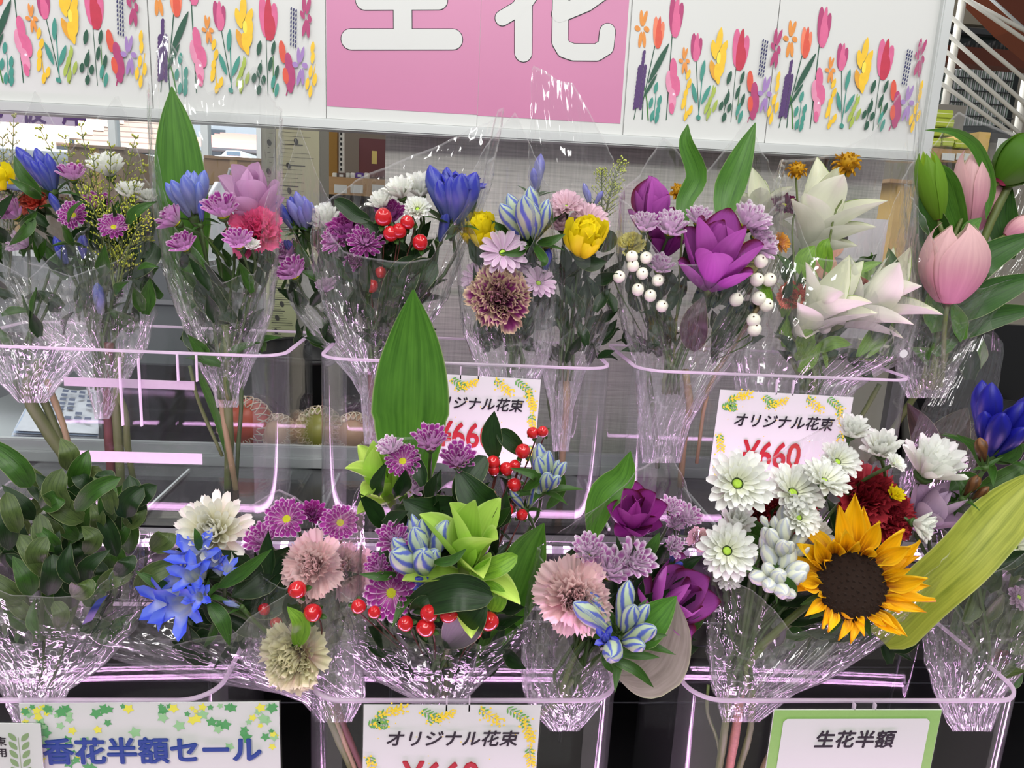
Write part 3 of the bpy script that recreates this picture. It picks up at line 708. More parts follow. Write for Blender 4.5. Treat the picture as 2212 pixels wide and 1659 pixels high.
def capsules(strokes, y):
    """strokes in x,z metres: (points, radius) -> thick round-ended ribbons in one plane"""
    mb = MB()
    nn = 0
    for pts, r in strokes:
        for (a, b_) in zip(pts, pts[1:]):
            nn += 1; y -= .00003
            a, b_ = Vector((a[0], a[1])), Vector((b_[0], b_[1])); dn = (b_-a).normalized(); ang = math.atan2(dn.y, dn.x); ring = []
            for k in range(13): t = ang+math.pi/2+math.pi*k/12; ring.append((a.x+r*math.cos(t), y, a.y+r*math.sin(t)))
            for k in range(13): t = ang-math.pi/2+math.pi*k/12; ring.append((b_.x+r*math.cos(t), y, b_.y+r*math.sin(t)))
            mb.poly(ring)
    return mb
def ell(mb, cx, cz, rx, rz, y, rot=0, n=14, pointed=0):
    ring = []
    for k in range(n):
        t = 2*math.pi*k/n; x, z = rx*math.cos(t), rz*math.sin(t)
        if pointed: x *= (1-abs(math.sin(t))**3*pointed)
        ring.append((cx+x*math.cos(rot)-z*math.sin(rot), y, cz+x*math.sin(rot)+z*math.cos(rot)))
    mb.poly(ring)
white_paper = plain('white_paper', 'cdcecc', .5)
alu = plain('white_aluminium', 'c9cccb', .3, .3)
blackp = plain('black_panel', '0b0a0c', .35)
greyp = plain('grey_metal', '8f9294', .4, .2)
# floor, walls of the shop
boxobj('floor', (-6, -3, -.05), (8, 6, 0), plain('floor_vinyl', '9a948a', .4), kind='structure')
WALLP = None
def wallpaper():
    m, nt, out = newmat('linen_wallpaper')
    tc = nd(nt, 'ShaderNodeTexCoord')
    a = nd(nt, 'ShaderNodeTexNoise', {'Vector': nd(nt, 'ShaderNodeMapping', {'Vector': tc.outputs['Object'], 'Scale': (14, 1, 330)}).outputs[0], 'Scale': 1.0, 'Detail': 4})
    c = nd(nt, 'ShaderNodeTexNoise', {'Vector': nd(nt, 'ShaderNodeMapping', {'Vector': tc.outputs['Object'], 'Scale': (300, 1, 12)}).outputs[0], 'Scale': 1.0, 'Detail': 4})
    h = math_(nt, 'ADD', a.outputs[0], math_(nt, 'MULTIPLY', c.outputs[0], .6))
    col = mixc(nt, nd(nt, 'ShaderNodeMapRange', {'Value': h, 'From Min': .55, 'From Max': 1.1}).outputs[0], srgb('9c9d94'), srgb('c6c6bc'))
    bp = nd(nt, 'ShaderNodeBump', {'Strength': .8, 'Distance': .001, 'Height': h})
    b = nd(nt, 'ShaderNodeBsdfPrincipled', {'Base Color': col, 'Roughness': .6, 'Normal': bp.outputs[0]}); nt.links.new(b.outputs[0], out.inputs[0]); return m
WALLP = wallpaper()
zs_ = P(1106, 1060, 1.10).z
boxobj('wall_back', (P(828, 600, 1.12).x, 1.12, zs_), (P(1778, 400, 1.12).x, 1.16, 1.9), WALLP, kind='structure')
boxobj('wall_side', (P(1812, 400, 1.14).x, 1.14, zs_), (P(1905, 400, 1.14).x, 1.17, 1.9), WALLP, kind='structure')
boxobj('trim_1', (P(1778, 400, 1.115).x, 1.115, zs_), (P(1812, 400, 1.115).x, 1.15, 1.9), plain('grey_trim', '77777b', .5), kind='structure')
# far wall with the glazed front on the left, stairwell wall on the right
FW = 4.2
xa, xb, xc = P(-900, 300, FW).x, P(575, 300, FW).x, P(3200, 300, FW).x
zt, zb = P(400, 100, FW).z, P(400, 440, FW).z
cream = plain('cream_wall', 'b5ab9c', .7)
boxobj('wall_far', (xb, FW, 0), (xc, FW+.1, 3), plain('greige_wall', 'a59d90', .7), kind='structure')
boxobj('wall_under_window', (xa, FW, 0), (xb, FW+.1, zb), cream, kind='structure')
boxobj('wall_over_window', (xa, FW, zt), (xb, FW+.1, 3), cream, kind='structure')
wn = thing('window_1', 'glazed shop front seen below the notice board at left', 'window', (xa, FW, zb)); wn['kind'] = 'structure'; del wn['category']
for px in (-500, -120, 240, 440, 560):
    x = P(px, 300, FW).x; boxobj('window_frame', (x-.018, FW+.01, zb), (x+.018, FW+.07, zt), alu, wn)
boxobj('window_frame', (xa, FW+.01, zt-.03), (xb, FW+.07, zt), alu, wn)
boxobj('window_pane', (xa, FW+.03, zb), (xb, FW+.036, zt), film('window_glass', 'f4f8fa', .04, .02, 0, 1, .02), wn)
# street outside
GZ = P(500, 352, 7.5).z
boxobj('street_ground', (-30, FW+.4, -.1), (20, 60, 0), plain('pale_paving', 'c8cacc', .8), kind='structure')
boxobj('ground_outside', (-14, 7, GZ-.02), (12, 22, GZ), plain('asphalt', 'a8a8aa', .8), kind='structure')
def house(label, x0, y0, x1, y1, d, wallc, roofc):
    t = thing('house', label, 'building', centre(x0, y0, x1, y1, d), None)
    a, b_ = P(x0, 300, d).x, P(x1, 300, d).x; z1 = P(400, y1, d).z; z0 = P(400, y0, d).z; zr = lerp(z0, z1, .45)
    boxobj('wall', (a, d, GZ), (b_, d+3, zr), plain('house_wall_'+wallc, wallc, .7), t)
    mb = MB(); rows = 7
    for k in range(rows):                                             # tile courses
        u, v = k/rows, (k+1)/rows; ya, yb = d-.4+u*2.0, d-.4+v*2.0+.08; za, zb_ = lerp(zr-.1, z0, u), lerp(zr-.1, z0, v)
        mb.poly([(a-.2, ya, za+.05), (b_+.2, ya, za+.05), (b_+.2, yb, zb_), (a-.2, yb, zb_)]); mb.poly([(a-.2, ya, za-.02), (b_+.2, ya, za-.02), (b_+.2, ya, za+.05), (a-.2, ya, za+.05)])
    new('tiled_roof', mb.mesh('roof', False), t, None, plain('roof_'+roofc, roofc, .7))
    for k in range(4):
        x = lerp(a, b_, (k+.5)/4); boxobj('window', (x-.25, d-.03, lerp(GZ, zr, .3)), (x+.25, d, lerp(GZ, zr, .7)), plain('far_window', '5c6a78', .2), t)
house('pale house with a salmon tiled roof, beyond the shop window', 445, 262, 640, 345, 11, 'c8ced8', 'e08a7c')
house('cream house with an orange wall, left beyond the shop window', -40, 235, 120, 420, 9, 'd9a27c', 'd8b49c')
house('peach block beyond the window between the two spray bouquets', 215, 225, 330, 420, 13, 'd9c0b4', 'c8a898')
def car(x0, y0, x1, y1, d, label):
    p, q = P(x0, y1, d), P(x1, y1, d); L = q.x-p.x; t = thing('car', label, 'car', (p.x, d, GZ)); zb_ = GZ
    h = P(450, y0, d).z-zb_
    prof = [(0, .15), (.02, .5), (.2, .58), (.33, .98), (.72, 1), (.88, .6), (.99, .5), (1, .15)]
    mb = MB(); n = len(prof)
    for sy in (0, 1.5): 
        for u, v in prof: mb.vert((p.x+u*L, d+sy, zb_+v*h))
    mb.f.append(tuple(range(n))); mb.f.append(tuple(range(2*n-1, n-1, -1)))
    for k in range(n): mb.f.append((k, (k+1) % n, n+(k+1) % n, n+k))
    new('body', mb.mesh('car', False), t, None, plain('car_white', 'e4e6ea', .2, coat=.6))
    boxobj('bumper', (p.x+L*.25, d-.02, zb_+.25*h), (p.x+L*.75, d, zb_+.45*h), plain('tail_red', 'b0392e', .3), t)
    boxobj('windscreen', (p.x+L*.34, d-.01, zb_+.6*h), (p.x+L*.7, d+.0, zb_+.92*h), plain('car_glass', '44505c', .1), t)
    for u in (.2, .8):
        mb = MB(); mb.tube([(p.x+u*L, d-.02, zb_+.15*h), (p.x+u*L, d+.2, zb_+.15*h)], .17*h, 16); new('wheel', mb.mesh('wheel'), t, None, plain('tyre', '202020', .7))
house('large white building behind the tiled roof, beyond the shop window', -300, 150, 900, 300, 19, 'e4eaf2', 'c4cedc')  # pale block added to brighten the view through the window
car(462, 322, 545, 352, 7.5, 'white car with a red badge, outside the shop window')
area('daylight_from_the_street', (-4, FW+1.5, 5), (-2, FW+6, 0), 8, 4, 2600, (.95, .98, 1))

# banner with lettering, hung at the far left
t = thing('hanging_banner', 'lilac paper banner lettered in purple, top left below the board', 'banner', centre(-60, 222, 165, 268, 1.7))
boxpx('paper', -60, 222, 162, 266, 1.7, .002, plain('lilac_paper', 'cfc0d8', .6), t)
txt('お  彼  岸', .052, plain('purple_ink', '5a3a78', .6), Matrix.Translation(P(72, 244, 1.699)) @ XZ, t, bold=.001)
# cardboard boxes and white bag behind the left bouquets
def carton(x0, y0, x1, y1, d, label, col='a5876a'):
    t = thing('cardboard_box', label, 'box', centre(x0, y0, x1, y1, d)); mm = plain('cardboard_'+col, col, .8, noise_amt=.12)
    boxpx('box_body', x0, y0, x1, y1, d, .25, mm, t, .002)
    boxpx('flap', x0, y0-6, x1, y0, d-.01, .02, mm, t); boxpx('tape', (x0+x1)/2-8, y0, (x0+x1)/2+8, y1, d-.001, .001, plain('parcel_tape', 'c8a878', .3), t)
def plinth(x0, x1, ytop, d, label):
    t = thing('display_plinth', label, 'plinth', (P(x0, 400, d).x, d, 0)); z = P((x0+x1)/2, ytop, d).z
    boxobj('plinth_body', (P(x0, 400, d).x, d+.01, 0), (P(x1, 400, d).x, d+.3, z-.012), greyp, t); boxobj('plinth_top', (P(x0-4, 400, d).x, d, z-.012), (P(x1+4, 400, d).x, d+.31, z-.0005), alu, t)
plinth(425, 585, 620, 1.78, 'low grey plinth under the white carrier bag'); plinth(430, 580, 402, 2.25, 'grey plinth under the brown cardboard box below the window'); plinth(140, 280, 480, 1.9, 'grey plinth under the tan box behind the left bouquets'); plinth(-80, 150, 560, 2.0, 'grey plinth under the grey-brown carton at the left edge'); plinth(592, 705, 800, 2.12, 'grey plinth under the yellowish carton')
boxobj('wall_column', (P(566, 400, 1.5).x, 1.498, 0), (P(692, 400, 1.5).x, 1.6, 2.6), plain('pale_column', 'a8a69e', .6), kind='structure')
carton(440, 345, 570, 402, 2.25, 'brown cardboard box below the shop window, behind the pink curcuma')
carton(150, 320, 270, 480, 1.9, 'tan cardboard box behind the left bouquets', '9c8a78')
carton(595, 690, 700, 800, 2.12, 'yellowish wooden-look carton behind the left acrylic bin', 'b08a3c')
carton(-60, 420, 140, 560, 2.0, 'grey-brown carton at the far left edge', '85796c')
t = thing('white_bag', 'crumpled white carrier bag behind the tall aspidistra leaf', 'bag', centre(430, 380, 580, 470, 1.8))
def bagf(i, j):
    a = 2*math.pi*j/28; z = i/14; p = centre(430, 380, 580, 620, 1.8); r = .11*(1-.5*z**3)*(1+.12*noise.noise(Vector((math.cos(a)*2, math.sin(a)*2, z*4))))
    return (p.x+r*math.cos(a), 1.85+r*.6*math.sin(a), p.z+z*.24), (0, 0)
mb = MB(); mb.grid(15, 28, bagf, True); new('bag_skin', mb.mesh('bag'), t, None, plain('white_plastic', 'e2e6ec', .35))
mb = MB(); p = centre(430, 380, 580, 620, 1.8); mb.tube([(p.x-.03, 1.85, p.z+.23), (p.x-.02, 1.85, p.z+.27), (p.x+.02, 1.85, p.z+.27), (p.x+.03, 1.85, p.z+.23)], .004, 6); new('handle', mb.mesh('handle'), t, None, plain('white_plastic', 'e2e6ec', .35))
# pale yellow instruction sheets
for (x0, x1, y1, d, lb, sd) in ((597, 690, 470, 1.494, 'pale yellow instruction sheet with small diagrams, left of the shelf of boxes', 1), (568, 596, 520, 1.496, 'narrow grey-green notice beside the yellow instruction sheet', 2), (575, 640, 640, 1.492, 'pale yellow-green leaflet hanging behind the clear bin edge', 3)):
    y0 = 255 if sd != 3 else 560
    t = thing('instruction_sheet', lb, 'paper notice', centre(x0, y0, x1, y1+100, d))
    boxpx('paper', x0, y0, x1, y1+100, d, .001, plain('notice_%d' % sd, {1: 'cdcba8', 2: 'a9aa98', 3: 'bcc096'}[sd], .6), t)
    mb = MB(); rr = random.Random(sd)
    for k in range(34):
        yy = y0+12+k*(y1+90-y0)/34; p = P(x0+6+rr.random()*8, yy, d-.001); q = P(x0+(x1-x0)*rr.uniform(.4, .9), yy, d-.001)
        h = .0006 if k % 5 else .0014
        mb.poly([(p.x, p.y, p.z), (q.x, p.y, p.z), (q.x, p.y, p.z+h), (p.x, p.y, p.z+h)])
        if k % 6 == 3:
            ell(mb, (p.x+q.x)/2, p.z-.008, .004, .006, d-.0012, .3); 
    new('printed_lines', mb.mesh('lines', False), t, None, plain('ink_grey', '4c4c48', .7))
# shelf of small goods behind (left of the wallpaper)
t = thing('wooden_display_shelf', 'light wooden shelf with white price labels, left of the wallpapered panel', 'shelf', centre(692, 385, 840, 430, 1.75))
wood = plain('light_wood', 'a9855c', .5, noise_amt=.2, nscale=8, stretch=(1, 1, 12))
boxpx('shelf_board', 692, 386, 900, 394, 1.7, .3, wood, t); boxpx('front_rail', 692, 394, 900, 424, 1.7, .02, wood, t)
boxpx('back_panel', 692, 262, 900, 386, 2.0, .02, plain('dark_taupe', '6b6258', .7), t)
boxpx('side_post', 733, 265, 742, 386, 1.72, .02, plain('slotted_post', 'c8c4bc', .5), t)
boxpx('curved_panel', 705, 265, 728, 386, 1.74, .02, plain('ochre_panel', '8a6420', .5), t)
boxpx('kick_panel', 692, 424, 900, 1690, 1.72, .02, plain('dark_kick', '3a3634', .6), t)
for k in range(10): boxpx('slot', 735, 275+k*11, 739, 281+k*11, 1.719, .001, blackp, t)
for k, x in enumerate((722, 757, 803)):
    lb = boxpx('price_label', x, 399, x+27, 417, 1.699, .001, white_paper, t)
for k, (x, wd, c, lb) in enumerate(((718, 9, 'd8d4c8', 'white'), (729, 16, '5c4a44', 'brown'), (747, 8, 'c8c8c0', 'pale grey'), (757, 9, 'e0dcd8', 'cream'), (768, 17, '5a3a8c', 'violet'), (787, 8, 'd0ccc8', 'off-white'))):
    t = thing('small_carton', lb+' small carton on the wooden shelf, left of the wallpapered panel', 'box', centre(x, 374, x+wd, 386, 1.71), 'small cartons on the wooden shelf')
    boxpx('carton_body', x, 373, x+wd, 386, 1.71, .03, plain('carton_'+c, c, .5), t, .001); boxpx('carton_label', x+wd*.25, 377, x+wd*.75, 382, 1.7095, .0008, white_paper, t)
t = thing('maroon_box', 'maroon gift box with a small gold label behind the middle bouquet', 'box', centre(775, 300, 826, 374, 1.8))
boxpx('box_body', 775, 300, 850, 384, 1.8, .05, plain('maroon_card', '5c2f34', .5), t, .002); boxpx('gold_label', 803, 326, 814, 354, 1.799, .001, plain('gold_label', 'c0b068', .4), t)

# ---- notice board
bd = 1.07
zb0 = P(1106, 300, bd).z; xr_ = P(2003, 330, bd).x; xp = P(706, 150, bd).x; pw = (P(1356, 150, bd).x-xp)/2
xl_ = -.86; ztop = zb0+.42
board = thing('notice_board', 'white framed notice board with a pink sign and flower prints across the top', 'sign board', (.02, bd, zb0))
boxobj('board_panel', (xl_, bd+.004, zb0), (xr_, bd+.02, ztop), white_paper, board)
fh = .012
boxobj('frame_rail', (xl_, bd-.008, zb0-.002), (xr_, bd+.024, zb0+fh), alu, board, .002, label='white aluminium bottom rail')
boxobj('frame_rail', (xr_-.014, bd-.0081, zb0-.002), (xr_+.002, bd+.024, ztop), alu, board, .002, label='white aluminium right rail')
def opq(px, py): p = P(px, py, bd); return p.x, p.z
def tile_mesh():
    cols = {}
    def g(c): return cols.setdefault(c, MB())
    o_ = opq(1340+860/2.514, 760/2.514)
    def T(zx, zy): x, z = opq(1340+zx/2.514, zy/2.514); return x-o_[0], z-o_[1]
    k = mpp(P(1860, 150, bd))/2.514; n = [0]
    def E(c, zx, zy, w, h, rot=0, pt=0):
        x, z = T(zx, zy); n[0] += 1; ell(g(c), x, z, w*k/2, h*k/2, -.0002-.00002*n[0], rad(rot), 14, pt)
    def L(c, pts, w=4):
        n[0] += 1; g(c).f and 0
        m = capsules([([T(*p) for p in pts], w*k/2)], -.0002-.00002*n[0]); b = len(g(c).v); g(c).v += m.v; g(c).uv += m.uv; g(c).f += [tuple(i+b for i in f) for f in m.f]
    G, DG, TL, YG, OR, RD, PK, MG, PU, YE, LI, NV, CR = 'p3f7a34 p1f4f3c p3c8a7c p9db04a pd98a3c pd0503c pd0608c pa83a6c p4c2f66 pe8bc2a p9a78b4 p2a2a5c pb82c46'.split()
    L(DG, [(1085, 250), (1032, 700)], 5); L(DG, [(990, 310), (915, 600), (905, 695)], 5); L(G, [(920, 480), (935, 600), (937, 700)], 7); L(DG, [(1205, 385), (1205, 705)], 4); L(DG, [(1412, 430), (1372, 715)], 3)
    L(TL, [(985, 560), (965, 700)], 4); L(YE, [(1150, 520), (1130, 705)], 4); L(TL, [(1235, 460), (1200, 700)], 5); L(YG, [(1290, 520), (1245, 705)], 6); L(DG, [(1370, 540), (1325, 710)], 4); L(G, [(1430, 520), (1400, 700)], 4); L(YE, [(1625, 560), (1580, 700)], 4); L(MG, [(1460, 715), (1470, 690)], 6); L(DG, [(885, 600), (862, 695)], 4)
    for dx, dy, r_ in ((0, -55, 6), (18, -52, -12), (-24, 0, 60), (24, 5, 50), (-12, 60, -4), (8, 60, 8)): E(OR, 928+dx, 212+dy, 20 if abs(dy) > 20 else 26, 80 if abs(dy) > 20 else 34, r_)
    for cx, cy, w_, h_, c1, c2 in ((1012, 235, 60, 170, RD, 'pe07a5c'), (1108, 152, 74, 220, PK, MG), (1207, 315, 62, 150, PK, MG), (1438, 330, 90, 225, CR, PK)):
        E(c2, cx-w_*.2, cy-h_*.04, w_*.5, h_*.86, 4); E(c2, cx+w_*.24, cy+h_*.06, w_*.5, h_*.76, -6); E(c1, cx, cy, w_*.42, h_*.95, -3, .3); E(c1, cx+w_*.02, cy+h_*.2, w_*.62, h_*.58, 0)
    for q in range(13):
        for s_ in (-1, 0, 1):
            if q < 3 and s_: continue
            E(PU, 932-q*4.0+s_*15, 345+q*23+abs(s_)*8, 17, 34, -12+s_*12)
    E(DG, 1005, 400, 30, 230, -25, .6); E(DG, 955, 520, 18, 140, -28, .5)
    for cx, cy in ((985, 530), (955, 610), (990, 650), (1000, 600), (958, 680), (982, 690)): E(TL, cx, cy, 22, 60, -10, .5)
    for cx, cy, w_, h_ in ((1082, 430, 40, 110), (1060, 500, 46, 120), (1090, 520, 48, 110), (1068, 590, 42, 110), (1078, 460, 34, 120), (1062, 640, 28, 60)): E(PK if (cx % 4) else 'pd88aa8', cx, cy, w_, h_, 8)
    E('pf0dce8', 1075, 565, 12, 14)
    for dx, dy, r_ in ((0, -40, 4), (10, -34, -14), (-16, 2, 60), (18, 4, 50), (-6, 40, -4), (8, 38, 8)): E(OR, 1140+dx, 385+dy, 14 if abs(dy) > 20 else 20, 60 if abs(dy) > 20 else 26, r_)
    for cx, cy in ((1158, 460), (1160, 510), (1140, 560), (1125, 620), (1160, 650), (1135, 680), (1130, 600)): E(YE, cx, cy, 22, 56, -14, .5)
    for cx, cy, r_ in ((1185, 560, 18), (1245, 570, -22), (1235, 440, -6), (1200, 690, 40)): E(TL, cx, cy, 24, 110 if cy < 600 else 30, r_, .6)
    for cx, cy, w_, h_, r_ in ((1330, 280, 34, 130, -4), (1300, 330, 34, 100, 14), (1348, 330, 34, 100, -20), (1290, 440, 36, 110, 20), (1330, 420, 44, 120, -4), (1310, 460, 34, 110, 12), (1340, 400, 30, 120, -12)): E(YE if cy != 440 else 'pd89a2a', cx, cy, w_, h_, r_, .5)
    E('pf4d84a', 1322, 375, 22, 60)
    for cx, cy in ((1285, 560), (1265, 600), (1290, 630), (1255, 670), (1245, 640)): E(YG, cx, cy, 20, 70, -16, .6)
    for cx, cy in ((1372, 480), (1355, 590), (1322, 630), (1365, 640), (1335, 690), (1350, 600)): E(DG, cx, cy, 24, 74 if cy < 600 else 50, -12, .4)
    for cx, cy in ((1440, 480), (1412, 560), (1436, 600), (1410, 650), (1420, 690)): E(TL if cy % 20 else DG, cx, cy, 20, 72, -12, .4)
    for cx, cy, w_, h_ in ((1480, 500, 34, 110), (1500, 560, 40, 110), (1505, 610, 36, 120), (1488, 650, 40, 110), (1475, 620, 30, 80)): E(MG if cx > 1482 else RD, cx, cy, w_, h_, 6)
    for q in range(9):
        for s_ in (-1, 0, 1): E(NV, 1570-q*4+s_*11, 290+q*22+s_*5, 8, 17, -10)
    for dx, dy, r_ in ((2, -60, 0), (22, -55, -14), (-14, -8, 24), (16, 10, 8), (-16, 55, -14), (0, 62, 2)): E(MG, 1622+dx, 325+dy, 20, 88 if abs(dy) > 20 else 44, r_, .4)
    for dx, dy, r_ in ((2, -50, 0), (20, -55, -14), (-22, -5, 60), (24, 0, 50), (-14, 58, -14), (4, 55, 0)): E(LI, 1552+dx, 570+dy, 18 if abs(dy) > 20 else 28, 84 if abs(dy) > 20 else 32, r_, .4)
    for cx, cy in ((1628, 480), (1620, 530), (1598, 600), (1612, 640), (1572, 660), (1580, 700)): E(YE, cx, cy, 20, 64, -8, .5)
    return {c: m.mesh('print', False) for c, m in cols.items()}
TILE = tile_mesh()
o4 = P(1340+860/2.514, 760/2.514, bd); x4 = xp+pw*3
inks = {c: plain('ink_'+c, c[1:], .55, noise_amt=.18, nscale=90) for c in TILE}
for k, (x0, x1, dx) in enumerate(((-.6305+.0002, -.4058, -.5034), (-.4043, xp-.0012, -.2849), (xp+pw*2+.0012, .4316, .351), (.4331, xr_-.014, .5596), (xl_+.002, -.632, -.722))):
    sh = boxobj('flower_print_sheet', (x0, bd+.0005+.0004*(k % 2), zb0+fh+.001), (x1, bd+.004, ztop-.01), white_paper, board, 0, label='white sheet printed with watercolour spring flowers')
    base = Matrix.Translation((o4.x+dx-.5596, bd+.0004, o4.z-.003))
    for c, me in TILE.items():
        o = new('printed_flowers', me, sh, base, inks[c]); o['kind'] = 'stuff'
pinkm = plain('pink_sheet', 'bf759c', .35, noise_amt=.03, nscale=12)
blk = plain('outline_ink', '1a1420', .5)
zpb = P(1000, 246, bd).z
for k, lab in ((0, 'pink sheet with the first large white character'), (1, 'pink sheet with the second large white character')):
    sh = boxobj('pink_sign_sheet', (xp+pw*k, bd+.0002+.0006*k, zb0+fh+.001), (xp+pw*(k+1)-.0006, bd+.004, ztop-.01), white_paper, board, 0, label=lab)
    boxobj('pink_ground', (xp+pw*k+.0004, bd-.0002+.0006*k, zpb-.0009*k), (xp+pw*(k+1)-.004*(k), bd+.0002+.0006*k, ztop-.012), pinkm, sh)
    mp_ = mpp(P(1000, 100, bd))
    if k == 0: st = [([(760, 83), (980, 85)], 20.5), ([(790, -1), (950, 0)], 18.5), ([(872, -190), (872, 80)], 19), ([(780, -90), (960, -88)], 18), ([(812, -160), (775, -60)], 17)]
    else: st = [([(1134, -60), (1132, 115)], 18.5), ([(1140, 0), (1118, 22), (1087, 40)], 15), ([(1140, 0), (1180, -60)], 17), ([(1215, -60), (1211, 92), (1220, 108), (1240, 115), (1290, 116), (1310, 104), (1314, 72)], 17), ([(1211, 32), (1270, 8), (1310, -20)], 17), ([(1080, -90), (1330, -88)], 17), ([(1170, -130), (1170, -60)], 15), ([(1250, -130), (1250, -60)], 15)]
    yy = bd-.0006+.0006*k
    fx = lambda pts: [opq(a, b_) for a, b_ in pts]
    new('character_outline', capsules([(fx(p), (r+1.6)*mp_) for p, r in st], yy+.0003).mesh('outline', False), sh, None, blk)
    new('character', capsules([(fx(p), r*mp_) for p, r in st], yy-.0004).mesh('char', False), sh, None, white_paper)

board.rotation_euler = (0, -.0085, 0)                 # hung very slightly out of level
# ---- poster with a drawn child behind the white curcumas
t = thing('child_poster', 'poster of a drawn black-haired child behind the white curcumas', 'poster', centre(1765, 480, 1900, 730, 1.10))
boxpx('poster_sheet', 1765, 470, 1900, 730, 1.105, .001, white_paper, t)
mb = MB(); p = P(1797, 512, 1.104); ell(mb, p.x, p.z, .026, .026, 1.1044, 0, 22); new('printed_hair', mb.mesh('hair', False), t, None, plain('print_black', '2a2626', .6))
mb = MB(); p = P(1795, 532, 1.104); ell(mb, p.x, p.z, .021, .018, 1.104, 0, 22); ell(mb, p.x-.004, p.z-.03, .018, .022, 1.1041, .5, 16); new('printed_face', mb.mesh('face', False), t, None, plain('print_skin', 'd9a488', .6))
mb = MB(); ell(mb, p.x-.008, p.z+.003, .0015, .002, 1.1038); ell(mb, p.x+.006, p.z+.003, .0015, .002, 1.1038); new('printed_eyes', mb.mesh('eyes', False), t, None, plain('print_black', '2a2626', .6))
mb = MB(); p = P(1800, 620, 1.104); ell(mb, p.x, p.z, .035, .045, 1.1042, 0, 22); new('printed_clothes', mb.mesh('clothes', False), t, None, plain('print_grey', '8c8890', .6))
t = thing('yellow_wood_cabinet', 'pale yellow wooden cabinet side right of the poster, behind the wraps', 'cabinet', centre(1925, 390, 1962, 600, 1.2))
boxpx('side_panel', 1925, 392, 1962, 600, 1.2, .3, plain('yellow_wood', 'cda75a', .5, noise_amt=.1), t); boxpx('top_board', 1922, 388, 1990, 396, 1.19, .3, wood, t)
boxpx('panel_edge', 1962, 470, 2010, 760, 1.22, .3, plain('pale_laminate', 'bfb8a8', .5), t)

# ---- stairwell at the right
whitem = plain('white_painted_steel', 'd8d4ca', .4)
t = thing('stair_railing', 'white steel stair railing with slanting bars, top right', 'railing', centre(2040, 60, 2300, 330, 2.6))
def bar(pp, q, r, d, name='bar', m=whitem, par=t):
    mb = MB(); mb.tube([P(pp[0], pp[1], d), P(q[0], q[1], d)], r, 8); return new(name, mb.mesh(name), par, None, m)
for (a, b_) in (((2060, -20), (2260, 118)), ((2040, 25), (2260, 210)), ((2020, 50), (2260, 265)), ((2010, 82), (2260, 300)), ((1990, 108), (2230, 312)), ((1980, 142), (2200, 300)), ((2090, 0), (2260, 90))): bar(a, b_, .007, 2.6)
bar((2081, -10), (2030, 290), .013, 2.62, 'post'); bar((2216, 170), (2190, 330), .013, 2.62, 'post')
t = thing('stair_beam', 'reddish brown slanting stair stringer, top right corner', 'beam', centre(2080, 0, 2300, 130, 3))
brn = plain('brown_paint', '6b2e14', .4)
mb = MB(); q = [P(2118, -30, 3), P(2300, -40, 3), P(2300, 140, 3), P(2205, 60, 3)]
mb.poly(q); mb.poly([p+Vector((0, .15, 0)) for p in reversed(q)])
for k in range(4): mb.poly([q[k], q[k]+Vector((0, .15, 0)), q[(k+1) % 4]+Vector((0, .15, 0)), q[(k+1) % 4]])
new('stringer', mb.mesh('beam', False), t, None, brn)
mb = MB(); mb.tube([P(2110, -30, 2.98), P(2260, 105, 2.98)], .006, 6); new('edge_strip', mb.mesh('edge'), t, None, alu)
t = thing('brown_beam', 'dark brown horizontal beam across the dark stairwell window', 'beam', centre(2030, 105, 2260, 150, 3.6))
boxpx('beam_body', 2035, 108, 2330, 145, 3.6, .1, brn, t)
for k in range(22):
    boxpx('spike', 2050+k*9, 96-(k % 3)*4, 2052+k*9, 110, 3.62, .02, blackp, t)
t = thing('stairwell_window', 'dark window with white vertical blind slats behind the railing', 'window', centre(2040, 60, 2210, 280, 4.1)); 
boxpx('dark_pane', 2020, 68, 2200, 285, 4.1, .02, plain('dark_green_glass', '1c2422', .2), t)
boxpx('window_head', 2010, 60, 2190, 72, 4.05, .05, plain('dark_frame', '3a3a3c', .5), t); boxpx('ledge', 1990, 285, 2230, 300, 4.0, .1, plain('dark_ledge', '4a4644', .5), t)
for k in range(34): 
    boxpx('blind_slat', 2028+k*4.6+R.uniform(-1, 1), 148, 2030+k*4.6+R.uniform(0, 1), 272, 4.08, .01, plain('blind_slat_'+'ab'[k % 2], ('d8d8d8', '9aa89e')[k % 2], .6), t)
for y in (168, 195, 222, 250): boxpx('grid_bar', 2028, y, 2190, y+2, 4.07, .01, plain('dark_frame', '3a3a3c', .5), t)
boxpx('stair_soffit', 1990, -60, 2400, 60, 4.15, .03, plain('soffit_beige', '9a8f7c', .7), None, kind='structure')
t = thing('goods_rack', 'light wooden rack holding green boxes, right of the board', 'rack', centre(2000, 300, 2150, 420, 1.9))
boxpx('rack_shelf', 1990, 322, 2110, 330, 1.9, .25, wood, t); boxpx('rack_rail', 1990, 330, 2110, 350, 1.89, .02, wood, t)
boxpx('rack_back', 1990, 225, 2080, 330, 2.2, .02, plain('rack_grey', '7f7a72', .6), t); boxpx('rack_side', 2110, 285, 2135, 350, 1.9, .25, plain('yellow_wood', 'cda75a', .5), t)
boxpx('rack_front', 1990, 350, 2150, 700, 1.95, .02, plain('laminate_grey', '8f8b84', .5), t)
for x, y in ((2035, 331), (2066, 331)): boxpx('price_card', x, y, x+28, y+15, 1.885, .001, white_paper, t)
